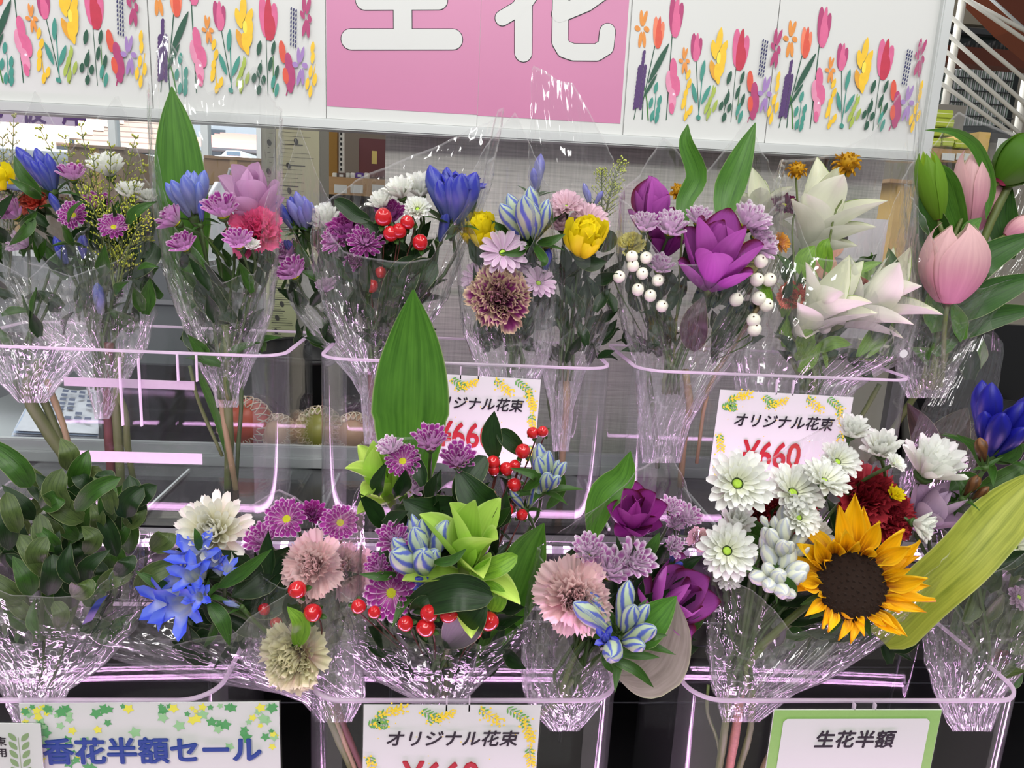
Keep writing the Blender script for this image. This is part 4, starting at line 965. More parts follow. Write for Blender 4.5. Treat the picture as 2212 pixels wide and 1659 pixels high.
for k, (x, y, ww, lb) in enumerate(((2018, 237, 42, 'topmost green box of the stack beside the board'), (2016, 256, 46, 'second green box from the top beside the board'), (2012, 276, 26, 'left small green box in the middle row of the stack'), (2040, 276, 24, 'right small green box in the middle row of the stack'), (2010, 298, 24, 'lower left green box on the wooden rack'), (2036, 298, 26, 'lower middle green box on the wooden rack'), (2064, 302, 30, 'lower right green box on the wooden rack'))):
    t = thing('green_box', lb, 'box', centre(x, y, x+ww, y+18, 1.93), 'green boxes on the wooden rack')
    boxpx('box_body', x, y, x+ww, y+18, 1.93, .08, plain('lime_carton', 'a9b83a', .4, noise_amt=.15, nscale=30), t, .002); boxpx('band', x, y+7, x+ww, y+9, 1.9295, .0008, plain('cream_band', 'd8dca0', .5), t)
t = thing('white_notice', 'white sheet with part of a red tulip print, right edge', 'poster', centre(2150, 305, 2260, 390, 1.5))
boxpx('notice_sheet', 2148, 303, 2300, 400, 1.5, .002, white_paper, t); mb = MB(); p = P(2164, 326, 1.499); ell(mb, p.x, p.z, .005, .009, 1.499, -.5); new('printed_tulip', mb.mesh('tulip', False), t, None, inks['pb82c46'])

# ---- dark counter, tub, netted fruit, newspaper behind the left bin
XL, XR = P(-400, 1000, 1.0).x, P(2600, 1000, 1.0).x
SH = P(1106, 1150, .84).z                                   # upper shelf height
boxobj('shadow_backing', (XL, 1.078, 0), (XR, 1.095, SH-.03), blackp, kind='structure')  # black panel put in for the shadowed space behind the lower bins
t = thing('side_counter', 'grey counter top behind the left acrylic bin', 'counter', (XL, 1.1, SH)); 
boxobj('counter_top', (XL, 1.10, SH-.02), (P(830, 900, 1.1).x, 1.49, SH+.0), plain('counter_grey', '9ea3a4', .4), t); boxobj('counter_front', (XL, 1.105, 0), (P(830, 900, 1.1).x, 1.12, SH-.02), greyp, t)
t = thing('grey_machine', 'grey equipment casing behind the left bin', 'machine', centre(-80, 560, 430, 800, 1.5))
boxpx('casing', -80, 560, 425, 900, 1.5, .25, plain('casing_grey', '6e7376', .45), t, .01); boxpx('casing_lip', -80, 640, 425, 650, 1.49, .01, greyp, t); boxpx('dark_slot', -40, 720, 150, 800, 1.495, .01, blackp, t)
t = thing('black_monitor', 'black glossy screen panel standing behind the left bin', 'screen', centre(215, 770, 500, 985, 1.16))
boxpx('screen', 218, 790, 470, 985, 1.16, .02, plain('gloss_black', '0d0b16', .08), t, .003); boxpx('bezel', 210, 780, 218, 985, 1.158, .024, greyp, t); boxpx('stand', 300, 976, 400, 988, 1.18, .06, greyp, t)
t = thing('newspaper_stack', 'folded colour newspapers lying behind the left bin', 'newspaper', centre(25, 845, 215, 955, 1.15))
for k in range(5):
    mb = MB(); a = [P(20+k*3, 950-k*5, 1.12), P(212, 957-k*5, 1.12), P(216, 865-k*5, 1.33), P(75+k*2, 846-k*4, 1.33)]
    n = 8
    def fp(i, j):
        u, v = i/n, j/n; p = (a[0].lerp(a[1], u)).lerp(a[3].lerp(a[2], u), v); return p+Vector((0, 0, .004*math.sin(u*7+k)*math.sin(v*5))), (u, v)
    mb.grid(n+1, n+1, fp); new('sheet', mb.mesh('sheet'), t, None, plain('newsprint_%d' % (k % 2), ('c9ccd4', 'a9bcd8')[k % 2], .7, noise_amt=.15, nscale=60))
mb = MB()
for i in range(5):
    for j in range(7):
        if R.random() < .75:
            u, v = .3+i*.13, .2+j*.1; A = lambda u, v: (a[0].lerp(a[1], u)).lerp(a[3].lerp(a[2], u), v)+Vector((0, 0, .006)); mb.poly([A(u, v), A(u+.09, v), A(u+.09, v+.06), A(u, v+.06)])
new('printed_pictures', mb.mesh('pictures', False), t, None, plain('news_ink', '3c4a6c', .7))
t = thing('black_tub', 'round black tub behind the gap between the left and middle bins', 'tub', centre(560, 745, 790, 930, 1.5))
c0 = P(690, 900, 1.4); rt = .12; mb = MB(); zt2 = P(690, 752, 1.37).z
mb.grid(6, 40, lambda i, j: ((c0.x+[rt*.8, rt*.98, rt*1.03, rt*1.03, rt*.97, rt*.78][i]*math.cos(6.2832*j/40), 1.365+[rt*.8, rt*.98, rt*1.03, rt*1.03, rt*.97, rt*.78][i]*math.sin(6.2832*j/40), [SH, zt2-.01, zt2-.01, zt2, zt2, SH+.01][i]), (0, 0)), True)
new('tub_wall', mb.mesh('tub'), t, None, plain('tub_black', '141416', .35))
mb = MB(); mb.tube([(c0.x+rt*1.0*math.cos(q/20*6.2832), 1.365+rt*math.sin(q/20*6.2832), zt2) for q in range(21)], .004, 6); new('tub_rim', mb.mesh('rim'), t, None, plain('tub_black', '141416', .35))
net = plain('foam_net', 'd9c8b0', .7, noise_amt=.2, nscale=120, bump=.4)
for k, (x, y, r, col, lb) in enumerate(((530, 935, 58, 'c2481c', 'orange persimmon in a white foam net, leftmost of the wrapped fruit'), (690, 955, 50, '8a8a3c', 'green pear in a white foam net, right of the persimmon'), (600, 950, 40, 'c9a98a', 'net-wrapped pale fruit between the persimmon and the pear'), (765, 945, 44, 'c9a080', 'net-wrapped pale fruit right of the green pear'))):
    c = P(x, y, 1.14); rr_ = r*mpp(c); c.z = max(c.z, SH+rr_*.98)
    t = thing('netted_fruit', lb, 'fruit', (c.x, c.y, c.z-rr_), 'netted fruit behind the bins')
    mm = plain('fruit_'+col, col, .35, noise_amt=.15)
    new('fruit', lathe([(rr_*math.sin(math.pi*q/12), rr_*.92*-math.cos(math.pi*q/12)) for q in range(13)], 20).mesh('fruit'), t, Matrix.Translation(c), mm)
    mb = MB()
    for q in range(20):
        for s_ in (1, -1):
            a0 = 6.2832*q/20; mb.tube([(rr_*1.03*math.cos(a0+s_*u*.9)*math.cos(-1.3+2.2*u), rr_*1.03*math.sin(a0+s_*u*.9)*math.cos(-1.3+2.2*u), rr_*.95*math.sin(-1.3+2.2*u)*(1 if k < 2 else 1)) for u in [w_/8 for w_ in range(9)]], .0010, 4)
    o = new('foam_net', mb.mesh('net'), t, Matrix.Translation(c) @ Matrix.Rotation(1.3, 4, 'X'), net)
t = thing('dark_plastic_bag', 'crinkled dark plastic bag lying above the netted fruit', 'bag', centre(500, 850, 790, 920, 1.26))
def bf(i, j):
    u, v = i/30, j/14; p = P(500+300*u, 925-75*v*(.6+.4*math.sin(u*9)), 1.19+.05*v); return p+Vector((0, .012*noise.noise(Vector((u*14, v*7, 0))), .012*noise.noise(Vector((u*9, v*9, 3))))), (u, v)
mb = MB(); mb.grid(31, 15, bf); new('bag_film', mb.mesh('bag'), t, None, plain('dark_bag', '3b3538', .15, bump=.8, nscale=70))

# ---- flower stand: shelf, lips, LED bars, racks
t = thing('upper_shelf', 'grey metal shelf with a pale front edge carrying the upper row of clear bins', 'shelf', (XL, .9, SH-.03))
boxobj('shelf_tray', (XL, .845, SH-.012), (XR, 1.062, SH-.002), plain('black_tray', '1a191c', .25), t)
boxobj('back_rail', (XL, 1.066, SH-.01), (XR, 1.078, SH+.03), plain('pale_rail', 'b9bcbc', .3, .3), t, .002)
boxobj('back_rail', (XL, 1.058, SH-.001), (XR, 1.066, SH+.014), plain('pale_rail', 'b9bcbc', .3, .3), t, .001)
boxobj('front_edge', (XL, .822, SH-.022), (XR, .845, SH-.004), plain('pale_rail2', '625e64', .4, .1), t, .002, label='pale metal front edge')
boxobj('fascia', (XL, .828, SH-.048), (XR, .85, SH-.022), plain('mauve_fascia', '453e47', .4), t)
for x in (330, 700, 1300, 1530): 
    px_ = P(x, 1100, .9).x; boxobj('divider_wire', (px_-.0015, .85, SH+.0), (px_+.0015, 1.03, SH+.004), alu, t)
ledm = plain('led_glow', (1.0, .72, 1.0, 1), .5, emit=2.5)
def ledbar(label, y, z, x0=XL, x1=XR, step=.022):
    t = thing('led_light_bar', label, 'light strip', (x0, y, z), 'pink LED strips of the flower stand')
    boxobj('housing', (x0, y, z-.006), (x1, y+.008, z), plain('led_housing', 'b8a8c0', .3), t)
    mb = MB(); n = int((x1-x0)/step)
    for k in range(n):
        x = x0+step*(k+.5); mb.box((x-.004, y+.001, z), (x+.004, y+.006, z+.0015)); mb.box((x-.004, y-.0015, z-.005), (x+.004, y, z-.001))
    o = new('diode', mb.mesh('diodes', False), t, None, ledm); o['kind'] = 'stuff'
ledbar('pink glowing LED strip along the front of the upper shelf', .812, SH-.008)
ZB = P(1106, 1507, .62).z                                     # lower bin rim height
ledbar('pink glowing LED strip low along the lower shelf edge under the bins', .585, ZB-.218)
t = thing('lower_shelf', 'black lower shelf under the front row of bins', 'shelf', (XL, .5, ZB-.23))
boxobj('shelf_tray', (XL, .575, ZB-.235), (XR, 1.04, ZB-.226), blackp, t); boxobj('front_edge', (XL, .56, ZB-.245), (XR, .575, ZB-.225), alu, t)
boxobj('shelf_leg', (XL, .6, 0), (XL+.03, .63, ZB-.235), blackp, t); boxobj('shelf_leg', (XR-.03, .6, 0), (XR, .63, ZB-.235), blackp, t)
t = thing('wire_rack', 'chrome wire rack behind the lower bins', 'rack', (XL, .82, ZB-.2))
for k, (z, y) in enumerate(((.012, .83), (-.012, .83), (-.05, .84), (-.08, .84), (-.11, .85), (-.14, .85))):
    mb = MB(); mb.tube([(XL, y, ZB+z-.03), (XR, y, ZB+z-.03)], .002 if k < 2 else .0011, 6); new('wire', mb.mesh('wire'), t, None, plain('chrome', 'b0b0b4', .15, 1) if k < 2 else plain('dark_wire', '4a4a50', .3, .8))
for k in range(9):
    x = lerp(XL, XR, (k+.5)/9); mb = MB(); mb.tube([(x, .83, ZB-.02), (x, .84, ZB-.22)], .002, 6); new('wire', mb.mesh('wire'), t, None, plain('dark_wire', '4a4a50', .3, .8))

# ---- clear bins
def binbox(name, label, x0, x1, y0, y1, ztop, h, rc=.035, tapes=None):
    t = thing(name, label, 'clear bin', ((x0+x1)/2, (y0+y1)/2, ztop-h), 'clear acrylic flower bins')
    def loop(off):
        pts = []; r = rc
        for (cx, cy, a0) in ((x0+r, y0+r, 180), (x1-r, y0+r, 270), (x1-.012, y1-.012, 0), (x0+.012, y1-.012, 90)):
            rr_ = (r if cy == y0+r else .012)-off
            for k in range(9): a = rad(a0+90*k/8); pts.append((cx+rr_*math.cos(a), cy+rr_*math.sin(a)))
        return pts
    o_, i_ = loop(0), loop(.0034); n = len(o_); mb = MB()
    zb = ztop-h
    def band(pp, za, zc, flip=False):
        b = len(mb.v)
        for z in (za, zc):
            for p in pp: mb.vert((p[0], p[1], z))
        for k in range(n):
            f = (b+k, b+(k+1) % n, b+n+(k+1) % n, b+n+k); mb.f.append(f[::-1] if flip else f)
    band(o_, zb, ztop-.0005); band(i_, zb+.003, ztop-.0005, True); mb.poly([(p[0], p[1], zb) for p in reversed(o_)]); mb.poly([(p[0], p[1], zb+.003) for p in i_])
    new('bin_wall', mb.mesh('bin', True), t, None, ACR)
    for k0 in (0, 9):                                               # hazy strips paint a whitish sheen on the two bent front corners
        mb2 = MB(); seg = o_[k0:k0+9]
        mb2.grid(2, 9, lambda i, j: ((seg[j][0]+(.0003 if k0 == 0 else -.0003)*0, seg[j][1]-.0002, (zb+.002, ztop-.002)[i]), (0, 0)))
        new('corner_sheen', mb2.mesh('haze_strip', True), t, None, ACRB)
    mb = MB()
    b = 0
    for z, pp in ((ztop-.0022, o_), (ztop+.0008, o_), (ztop+.0008, i_), (ztop-.0022, i_)):
        for p in pp: mb.vert((p[0], p[1], z))
    for q in range(4):
        for k in range(n): mb.f.append((q*n+k, q*n+(k+1) % n, ((q+1) % 4)*n+(k+1) % n, ((q+1) % 4)*n+k))
    new('bin_rim', mb.mesh('rim', True), t, None, RIM); 
    return t
def bx(px, py, d): return P(px, py, d).x
zU = P(1000, 785, .86).z
U1 = binbox('clear_bin', 'clear acrylic bin of the upper row, leftmost, with two pink tape strips', bx(-120, 750, .88), bx(655, 720, .98), .86, 1.053, zU, zU-SH-.001)
U2 = binbox('clear_bin', 'clear acrylic bin of the upper row, middle, behind the tall front leaf', bx(697, 780, .9), bx(1297, 760, .95), .86, 1.053, zU, zU-SH-.001)
U3 = binbox('clear_bin', 'clear acrylic bin of the upper row, rightmost, with a 660 price card', bx(1352, 780, .93), bx(1950, 790, .9), .86, 1.053, zU, zU-SH-.001)
L1_ = binbox('clear_bin', 'clear acrylic bin of the lower row behind the blue half-price card', bx(-300, 1500, .64), bx(500, 1500, .66), .615, .79, ZB, .215)
L2_ = binbox('clear_bin', 'clear acrylic bin of the lower row, middle, behind the mimosa price card', bx(668, 1500, .64), bx(1330, 1500, .64), .615, .79, ZB, .215)
L3_ = binbox('clear_bin', 'clear acrylic bin of the lower row, right, behind the green bordered card', bx(1465, 1500, .65), bx(2170, 1500, .65), .615, .79, ZB, .215)
tapem = plain('pink_masking_tape', 'b9a6b8', .7, noise_amt=.08, nscale=200)
for (x0, x1, y0, y1) in ((138, 420, 819, 838), (152, 437, 976, 1000)):
    p, q = P(x0, y0+2, .859), P(x1, y1, .859); pl = P((x0+x1)/2, (y0+y1)/2, .859)
    hh = (y1-y0)*mpp(pl)/2
    boxobj('tape_strip', (p.x, .8585, pl.z-hh), (q.x, .8598, pl.z+hh), tapem, U1, label='pink masking tape strip')
def clip(par, px, py0, py1, d, label='clear card clip'):
    p, q = P(px, py0, d), P(px, py1, d); z0, z1 = q.z, p.z
    o = boxobj('card_clip', (p.x-.011, d-.004, z0), (p.x+.011, d-.001, z1), ACR, par, .0005, label=label)
    for s_ in (-1, 1): boxobj('clip_edge', (p.x+s_*.0105-.0007, d-.005, z0), (p.x+s_*.0105+.0007, d-.0005, z1), RIM, o)
clip(U1, 280, 772, 918, .857); clip(U1, 405, 765, 822, .857); clip(U2, 1015, 792, 818, .857); clip(U3, 1695, 820, 852, .857); clip(L2_, 990, 1502, 1530, .612); clip(L3_, 1865, 1515, 1540, .612); clip(L1_, 75, 1500, 1530, .612)

# ---- price cards
def mimosa(M, par, wd, ht, seed=0):
    rr = random.Random(seed); gy, gg, gs = MB(), MB(), MB()
    def sprig(x, z, ang, L, dots):
        dx, dz = math.cos(ang), math.sin(ang); m = capsules([([(x, z), (x+dx*L, z+dz*L)], .0002)], 0); b = len(gs.v); gs.v += m.v; gs.uv += m.uv; gs.f += [tuple(i+b for i in f) for f in m.f]
        for k in range(6):
            t_ = k/6*L
            for s_ in (-1, 1): 
                a2 = ang+s_*.9; ell(gg if dots < 20 or k < 2 else gy, x+dx*t_+math.cos(a2)*.0032, z+dz*t_+math.sin(a2)*.0032, .0009, .0029, -.00004*k, a2-math.pi/2, 8)
        for k in range(dots): t_ = rr.random()*L*1.1; ell(gy, x+dx*t_+rr.gauss(0, .0026), z+dz*t_+rr.gauss(0, .0026), .0011, .0011, -.0003-.00001*k, 0, 8)
    W2, H2 = wd/2, ht/2
    for (x, z, a_, L, dn) in ((-.94*W2, .62*H2, .5, .018, 4), (-.85*W2, .8*H2, .35, .026, 46), (-.72*W2, .62*H2, 3.0, .014, 6), (-.35*W2, .9*H2, -.5, .02, 10), (-.28*W2, .72*H2, .3, .024, 30), (.3*W2, .93*H2, -.6, .024, 26), (.62*W2, .95*H2, -.6, .022, 8), (.82*W2, .72*H2, -1.2, .022, 46), (.9*W2, .2*H2, -1.4, .02, 24), (-.92*W2, .05*H2, -1.4, .022, 26), (-.93*W2, -.5*H2, -1.3, .018, 20), (.92*W2, -.5*H2, -1.5, .018, 20)): sprig(x, z, a_, L, dn)
    for k in range(34): ell(gy, rr.uniform(-.85, .85)*W2, rr.uniform(-.8, .9)*H2, .0006, .0006, -.0002, 0, 8)
    for g_, c, nm in ((gs, 'a58a7c', 'printed_twigs'), (gg, '5fa04a', 'printed_leaves'), (gy, 'e8cc2a', 'printed_mimosa')): new(nm, g_.mesh(nm, False), par, M, plain('print_'+c, c, .6))['kind'] = 'stuff'
inkb = plain('black_ink', '15151a', .5)
def card(label, x0, x1, y0, d, ratio, seed=0, tilt=0, roll=0, wdm=None):
    """returns thing, matrix with origin at card centre in the card plane (x right, y(-) front, z up), width, height"""
    a, b_ = P(x0, y0, d), P(x1, y0, d); wd = (b_.x-a.x); ht = wd*ratio; c = Vector(((a.x+b_.x)/2, d, P((x0+x1)/2, y0, d).z-ht/2))
    M = Matrix.Translation(c) @ Matrix.Rotation(roll, 4, 'Y') @ Rx(tilt)
    t = thing('price_card', label, 'card', c-Vector((0, 0, ht/2)))
    boxobj('card_sheet', (-wd/2, 0, -ht/2), (wd/2, .0008, ht/2), white_paper, t, 0, M)
    boxobj('laminate_edge', (-wd/2-.0015, .0002, -ht/2-.0015), (wd/2+.0015, .0007, ht/2+.0015), ACR, t, 0, M)
    return t, M, wd, ht
def put(M, x, z, y=-.0008): return M @ Matrix.Translation((x, y, z)) @ XZ
redink = plain('red_ink', 'a81c24', .5)
for lb, x0, x1, y0, d, price in (('white mimosa-bordered 660 yen card half hidden by the tall front leaf', 880, 1167, 812, .852, '¥660'), ('white mimosa-bordered 660 yen card above the white daisies', 1553, 1843, 850, .852, '¥660'), ('white mimosa-bordered card at the bottom centre, price cut off by the frame', 785, 1168, 1523, .607, '¥660')):
    t, M, wd, ht = card(lb, x0, x1, y0, d, .70, roll=rad(1.2 if d > .8 else .2))
    mimosa(M @ Matrix.Translation((0, -.0003, 0)), t, wd, ht, 4)
    txt('オリジナル花束', wd*.108, inkb, put(M, 0, ht*.185), t, 'lettering', wd*.0022, .18, label='black handwritten-style lettering')
    txt(price, wd*.27, redink, put(M, -wd*.05, -ht*.18), t, 'price', wd*.006, 0, .8, label='large red price')
t, M, wd, ht = card('green bordered white card at the bottom right in front of the sunflower bin', 1672, 2035, 1533, .607, .70)
boxobj('green_border', (-wd/2+.0005, -.0004, -ht/2+.0005), (wd/2-.0005, 0, ht/2-.0005), plain('card_green', '86b25e', .5, noise_amt=.08, nscale=300), t, 0, M)
mb = MB(); a_, c_, k_ = wd/2*.875, ht/2*.84, .0035
mb.poly([(-a_+k_, -.0007, -c_), (a_-k_, -.0007, -c_), (a_, -.0007, -c_+k_), (a_, -.0007, c_-k_), (a_-k_, -.0007, c_), (-a_+k_, -.0007, c_), (-a_, -.0007, c_-k_), (-a_, -.0007, -c_+k_)])
new('white_field', mb.mesh('field', False), t, M, white_paper)
txt('生花半額', wd*.118, inkb, put(M, 0, ht*.22, -.0011), t, 'lettering', wd*.003, .12, spacing=1.03)
t, M, wd, ht = card('large white card with green and yellow leaves and bold blue lettering, bottom left', 42, 604, 1518, .600, .70, roll=rad(-.4))
gg, gy, g2 = MB(), MB(), MB(); rr = random.Random(5)
for k in range(120):
    side = rr.random()
    if side < .42: x, z = -wd/2+rr.random()**1.5*wd*.26, ht/2-rr.random()*ht*.75*(1)
    elif side < .78: x, z = rr.uniform(-.48, .48)*wd, ht/2-rr.random()**2*ht*.2
    else: x, z = wd/2-rr.random()**1.6*wd*.26, ht/2-rr.random()*ht*.3
    g_ = rr.choice((gg, gg, gy, g2)); a_ = rr.uniform(0, 6.28); s_ = rr.uniform(.0018, .0042)
    if abs(x) > wd/2-s_*1.6: x = math.copysign(wd/2-s_*1.6, x)
    z = min(z, ht/2-s_*1.6)
    ring = []
    for q in range(10): r_ = s_*(1.5 if q % 2 == 0 else .85); ring.append((x+r_*math.cos(a_+q*.628), -.0002-.000003*k, z+r_*math.sin(a_+q*.628)))
    g_.poly(ring)
for g_, c in ((gg, '4f9a5a'), (gy, 'dcd84a'), (g2, '8fc08a')): new('printed_leaves', g_.mesh('leaves', False), t, M, plain('print_'+c, c, .6))
txt('香花半額セール', wd*.125, plain('pale_shadow_ink', '8f98a8', .5), put(M, .0009, ht*.18-.0007, -.0006), t, 'lettering_shadow', wd*.0042, 0, .98)
txt('香花半額セール', wd*.125, plain('blue_ink', '1f3f8c', .5), put(M, 0, ht*.18, -.0009), t, 'lettering', wd*.0042, 0, .98, label='bold dark blue lettering')
t, M, wd, ht = card('small white card with a green leafy twig at the bottom left corner', -165, 85, 1562, .592, .7, roll=rad(1))
g_, s_ = MB(), MB()
m = capsules([([(wd*.31, -ht*.5), (wd*.30, ht*.3)], .0003)], -.0003); s_.v += m.v; s_.uv += m.uv; s_.f += m.f
for k in range(6):
    for q in (-1, 1): ell(g_, wd*.305+q*.0052, ht*.30-k*.0085, .0024, .0052, -.0004, -q*.65, 14, .7)
new('printed_twig', s_.mesh('twig', False), t, M, plain('print_9aa88a', '9aa88a', .6)); new('printed_leaves', g_.mesh('leaves', False), t, M, plain('print_7f9a6a', '7f9a6a', .6))
txt('花束', wd*.10, inkb, put(M, wd*.10, ht*.23), t, 'lettering', wd*.001); txt('専用', wd*.10, inkb, put(M, wd*.10, ht*.06), t, 'lettering', wd*.001)

# white adhesive dot and dark wraps behind at the right
t = thing('black_bucket', 'tall black bucket behind the lilies at the right', 'bucket', centre(1960, 760, 2260, 1150, 1.0))
cx_ = P(2130, 900, 1.02).x
mb = MB(); pr = [(.10, SH), (.12, SH+.12), (.13, SH+.125), (.13, SH+.132), (.118, SH+.132), (.09, SH+.01)]
mb.grid(6, 36, lambda i, j: ((cx_+pr[i][0]*math.cos(6.2832*j/36), 1.02+pr[i][0]*.8*math.sin(6.2832*j/36), pr[i][1]), (0, 0)), True); new('bucket_wall', mb.mesh('bucket'), t, None, plain('tub_black', '141416', .35))
mb = MB(); mb.tube([(cx_+.131*math.cos(q/30*6.2832), 1.02+.105*math.sin(q/30*6.2832), SH+.13) for q in range(31)], .003, 6); new('bucket_rim', mb.mesh('rim'), t, None, plain('tub_black', '141416', .35))
boxobj('stand_side_panel', (P(1925, 900, 1.09).x, 1.10, 0), (P(2500, 900, 1.09).x, 1.115, P(2100, 700, 1.09).z), blackp, kind='structure')
# ------------------------------------------------------------------ bouquets, upper row
GU, GL = 'wrapped bouquets in the upper bins', 'wrapped bouquets in the lower bins'
LD, LM = [LEAFD()], [LEAFD(), LEAFC()]

b = bouquet('wrapped bouquet cut by the left frame edge, with a yellow bloom and dried spray', (60, 860), .93, GU)
mum(b, 2, 390, 62, (.2, .5), 'yellow', 'ball', label='yellow chrysanthemum')
goldenrod(b, (20, 600), [(30, 255), (5, 300), (48, 330), (-30, 280)], .02, 'a8a878', 'pale dried-looking spray')
mum(b, 22, 455, 70, (-.3, .6), 'purple', 'cup'); mum(b, 42, 522, 60, (-.5, .5), 'palepink', 'cup', label='pale pink chrysanthemum')
fill(b, 22, (-60, 430, 70, 760), .90, .98, 70, mats=LM)
extra_stems(b, [([(90, 780, 0), (60, 850, .0), (110, 940, .02), (175, 1035, .04)], 26, STEMM), ([(60, 790, .01), (110, 900, .02), (160, 1030, .04)], 17, STEMM), ([(100, 820, .01), (140, 930, .02), (160, 1035, .03)], 13, STEMB)])
wrap(b, [(870, 40, 100), (830, 0, 130), (740, -60, 210), (600, -120, 240), (400, -140, 180), (200, -150, 120)], [(0, 500), (.5, 600), (1, 480)], [(0, 500), (.5, 240), (1, 480)], seed=1, ratio=.42)

b = bouquet('wrapped bouquet of blue gentian, goldenrod and purple-pink chrysanthemums, second from left', (230, 840), .93, GU)
goldenrod(b, (230, 640), [(88, 282), (175, 275), (240, 320), (292, 300), (310, 360), (200, 330), (140, 300)], .01, '9fa63c')
goldenrod(b, (250, 640), [(320, 470), (285, 430), (215, 430), (180, 410), (320, 520), (270, 560)], -.03, 'b4bc3a', 'yellow-green goldenrod spray')
gentian(b, 96, 372, 100, (-.1, 1.2), 'deep', 6, spread=26, label='deep blue gentian cluster', leaves=5)
gentian(b, 32, 398, 55, (-1.2, .5), 'pale', 2, spread=15, leaves=3); gentian(b, 128, 445, 60, (0, 1.2), 'deep', 2, spread=15, leaves=3)
gentian(b, 135, 548, 75, (-.2, 1.2), 'deep', 3, -.01, spread=20, leaves=4); gentian(b, 172, 540, 60, (.2, 1.2), 'deep', 2, -.01, spread=16, leaves=2)
mum(b, 155, 372, 58, (.2, 1.3), 'purple', 'cup'); mum(b, 160, 466, 66, (.1, .15), 'purple', 'open', -.03, 'purple chrysanthemum with yellow eye'); mum(b, 246, 492, 66, (.3, .5), 'purple', 'open', -.03, 'pink-purple chrysanthemum with yellow eye')
mum(b, 232, 358, 78, (.1, 1.1), 'white', 'cup', .02, 'white chrysanthemum'); mum(b, 280, 412, 62, (.1, 1.2), 'white', 'cup', -.0, 'white chrysanthemum'); mum(b, 208, 440, 60, (.3, .6), 'purple', 'cup', .02)
carnation(b, 78, 435, 75, (-.3, .6), 'car_coral', .02, 'coral carnation'); mum(b, 320, 425, 45, (.4, .9), 'white', 'cup', .02, 'white chrysanthemum')
leaf(b, [(75, 470, -.03), (55, 500, -.04), (20, 530, -.04)], 24, LEAFC()); leaf(b, [(90, 420, -.02), (50, 380, -.03), (30, 335, -.03)], 26, LEAFC()); leaf(b, [(90, 430, -.02), (60, 410, -.04), (20, 385, -.04)], 20, LEAFC())
leaf(b, [(260, 600, -.02), (310, 560, -.02), (335, 525, -.0)], 55, LEAFD(), prof='oval')
fill(b, 70, (60, 440, 320, 700), .88, .98, 75, mats=LM)
gentian(b, 205, 650, 80, (0, 1.2), 'pale', 2, spread=24, leaves=3)
extra_stems(b, [([(235, 740, 0), (232, 850, 0), (236, 950, .02), (243, 1068, .04)], 20, STEMR), ([(260, 760, 0), (250, 860, 0), (256, 950, .02), (262, 1070, .04)], 20, STEMM), ([(215, 780, 0), (268, 880, .0), (275, 960, .02), (292, 1060, .05)], 14, STEMM), ([(240, 780, .02), (228, 900, .02), (250, 1060, .05)], 10, STEMD)])
wrap(b, [(905, 205, 235), (880, 200, 250), (820, 180, 275), (760, 130, 310), (690, 50, 330), (600, 5, 335), (450, -10, 338), (200, 0, 345)], [(0, 430), (.15, 560), (.45, 600), (.8, 560), (1, 430)], [(0, 430), (.2, 190), (.45, 330), (.75, 200), (1, 430)], seed=2, ratio=.42)

b = bouquet('wrapped bouquet with one tall leaf, hot pink carnation and pink curcuma, upper row', (490, 860), .93, GU)
leaf(b, [(410, 720, .04), (400, 560, .03), (392, 420, .03), (382, 290, .03), (371, 187, .03)], 112, LEAFB(), 'tall broad green leaf', fold=.12, prof='broad', n=22)
curcuma(b, 545, 430, 125, 130, (.1, 1.0), 'cur_pink', .02, 'pale pink curcuma'); carnation(b, 552, 502, 128, (.1, .5), 'car_hot', -.0, 'hot pink carnation', 1.15)
gentian(b, 408, 425, 105, (-.1, 1.2), 'pale', 7, -.01, spread=30, label='soft blue gentian cluster', leaves=3); gentian(b, 430, 465, 50, (.1, 1.2), 'deep', 2, -.03, spread=12, leaves=3)
mum(b, 477, 447, 82, (.05, 1.0), 'purple', 'cup', -.03); mum(b, 368, 470, 68, (-.9, .8), 'purple', 'cup', -.03); mum(b, 394, 525, 62, (-.2, .8), 'purple', 'cup', -.04); mum(b, 514, 517, 66, (.1, .9), 'purple', 'cup', -.05)
mum(b, 545, 530, 34, (.3, .6), 'white', 'cup', -.05, 'tiny white chrysanthemum')
leaf(b, [(440, 600, -.01), (455, 650, -.01), (520, 700, .0)], 60, LEAFD()); fill(b, 60, (400, 520, 590, 780), .89, .98, 70, mats=LM)
leaf(b, [(480, 700, 0), (440, 800, .01), (412, 700, .01)], 22, LEAFC()); leaf(b, [(500, 1000, .04), (468, 900, .03), (420, 780, .02)], 16, LEAFB(), prof='strap')
extra_stems(b, [([(487, 700, 0), (493, 880, 0), (495, 950, .02), (492, 1085, .05)], 20, STEMM), ([(475, 740, 0), (480, 880, 0), (500, 1000, .02), (515, 1090, .05)], 13, STEMB), ([(520, 760, 0), (521, 880, 0), (515, 960, .02), (508, 1090, .05)], 9, STEMD), ([(410, 790, .01), (430, 870, .01), (480, 985, .02)], 8, STEMM)])
wrap(b, [(880, 468, 512), (850, 462, 520), (800, 435, 540), (720, 400, 572), (660, 378, 590), (560, 345, 606), (400, 322, 612), (60, 305, 618)], [(0, 200), (.12, 480), (.5, 605), (.8, 590), (1, 250)], [(0, 200), (.15, 60), (.45, 210), (.8, 140), (1, 250)], seed=3)

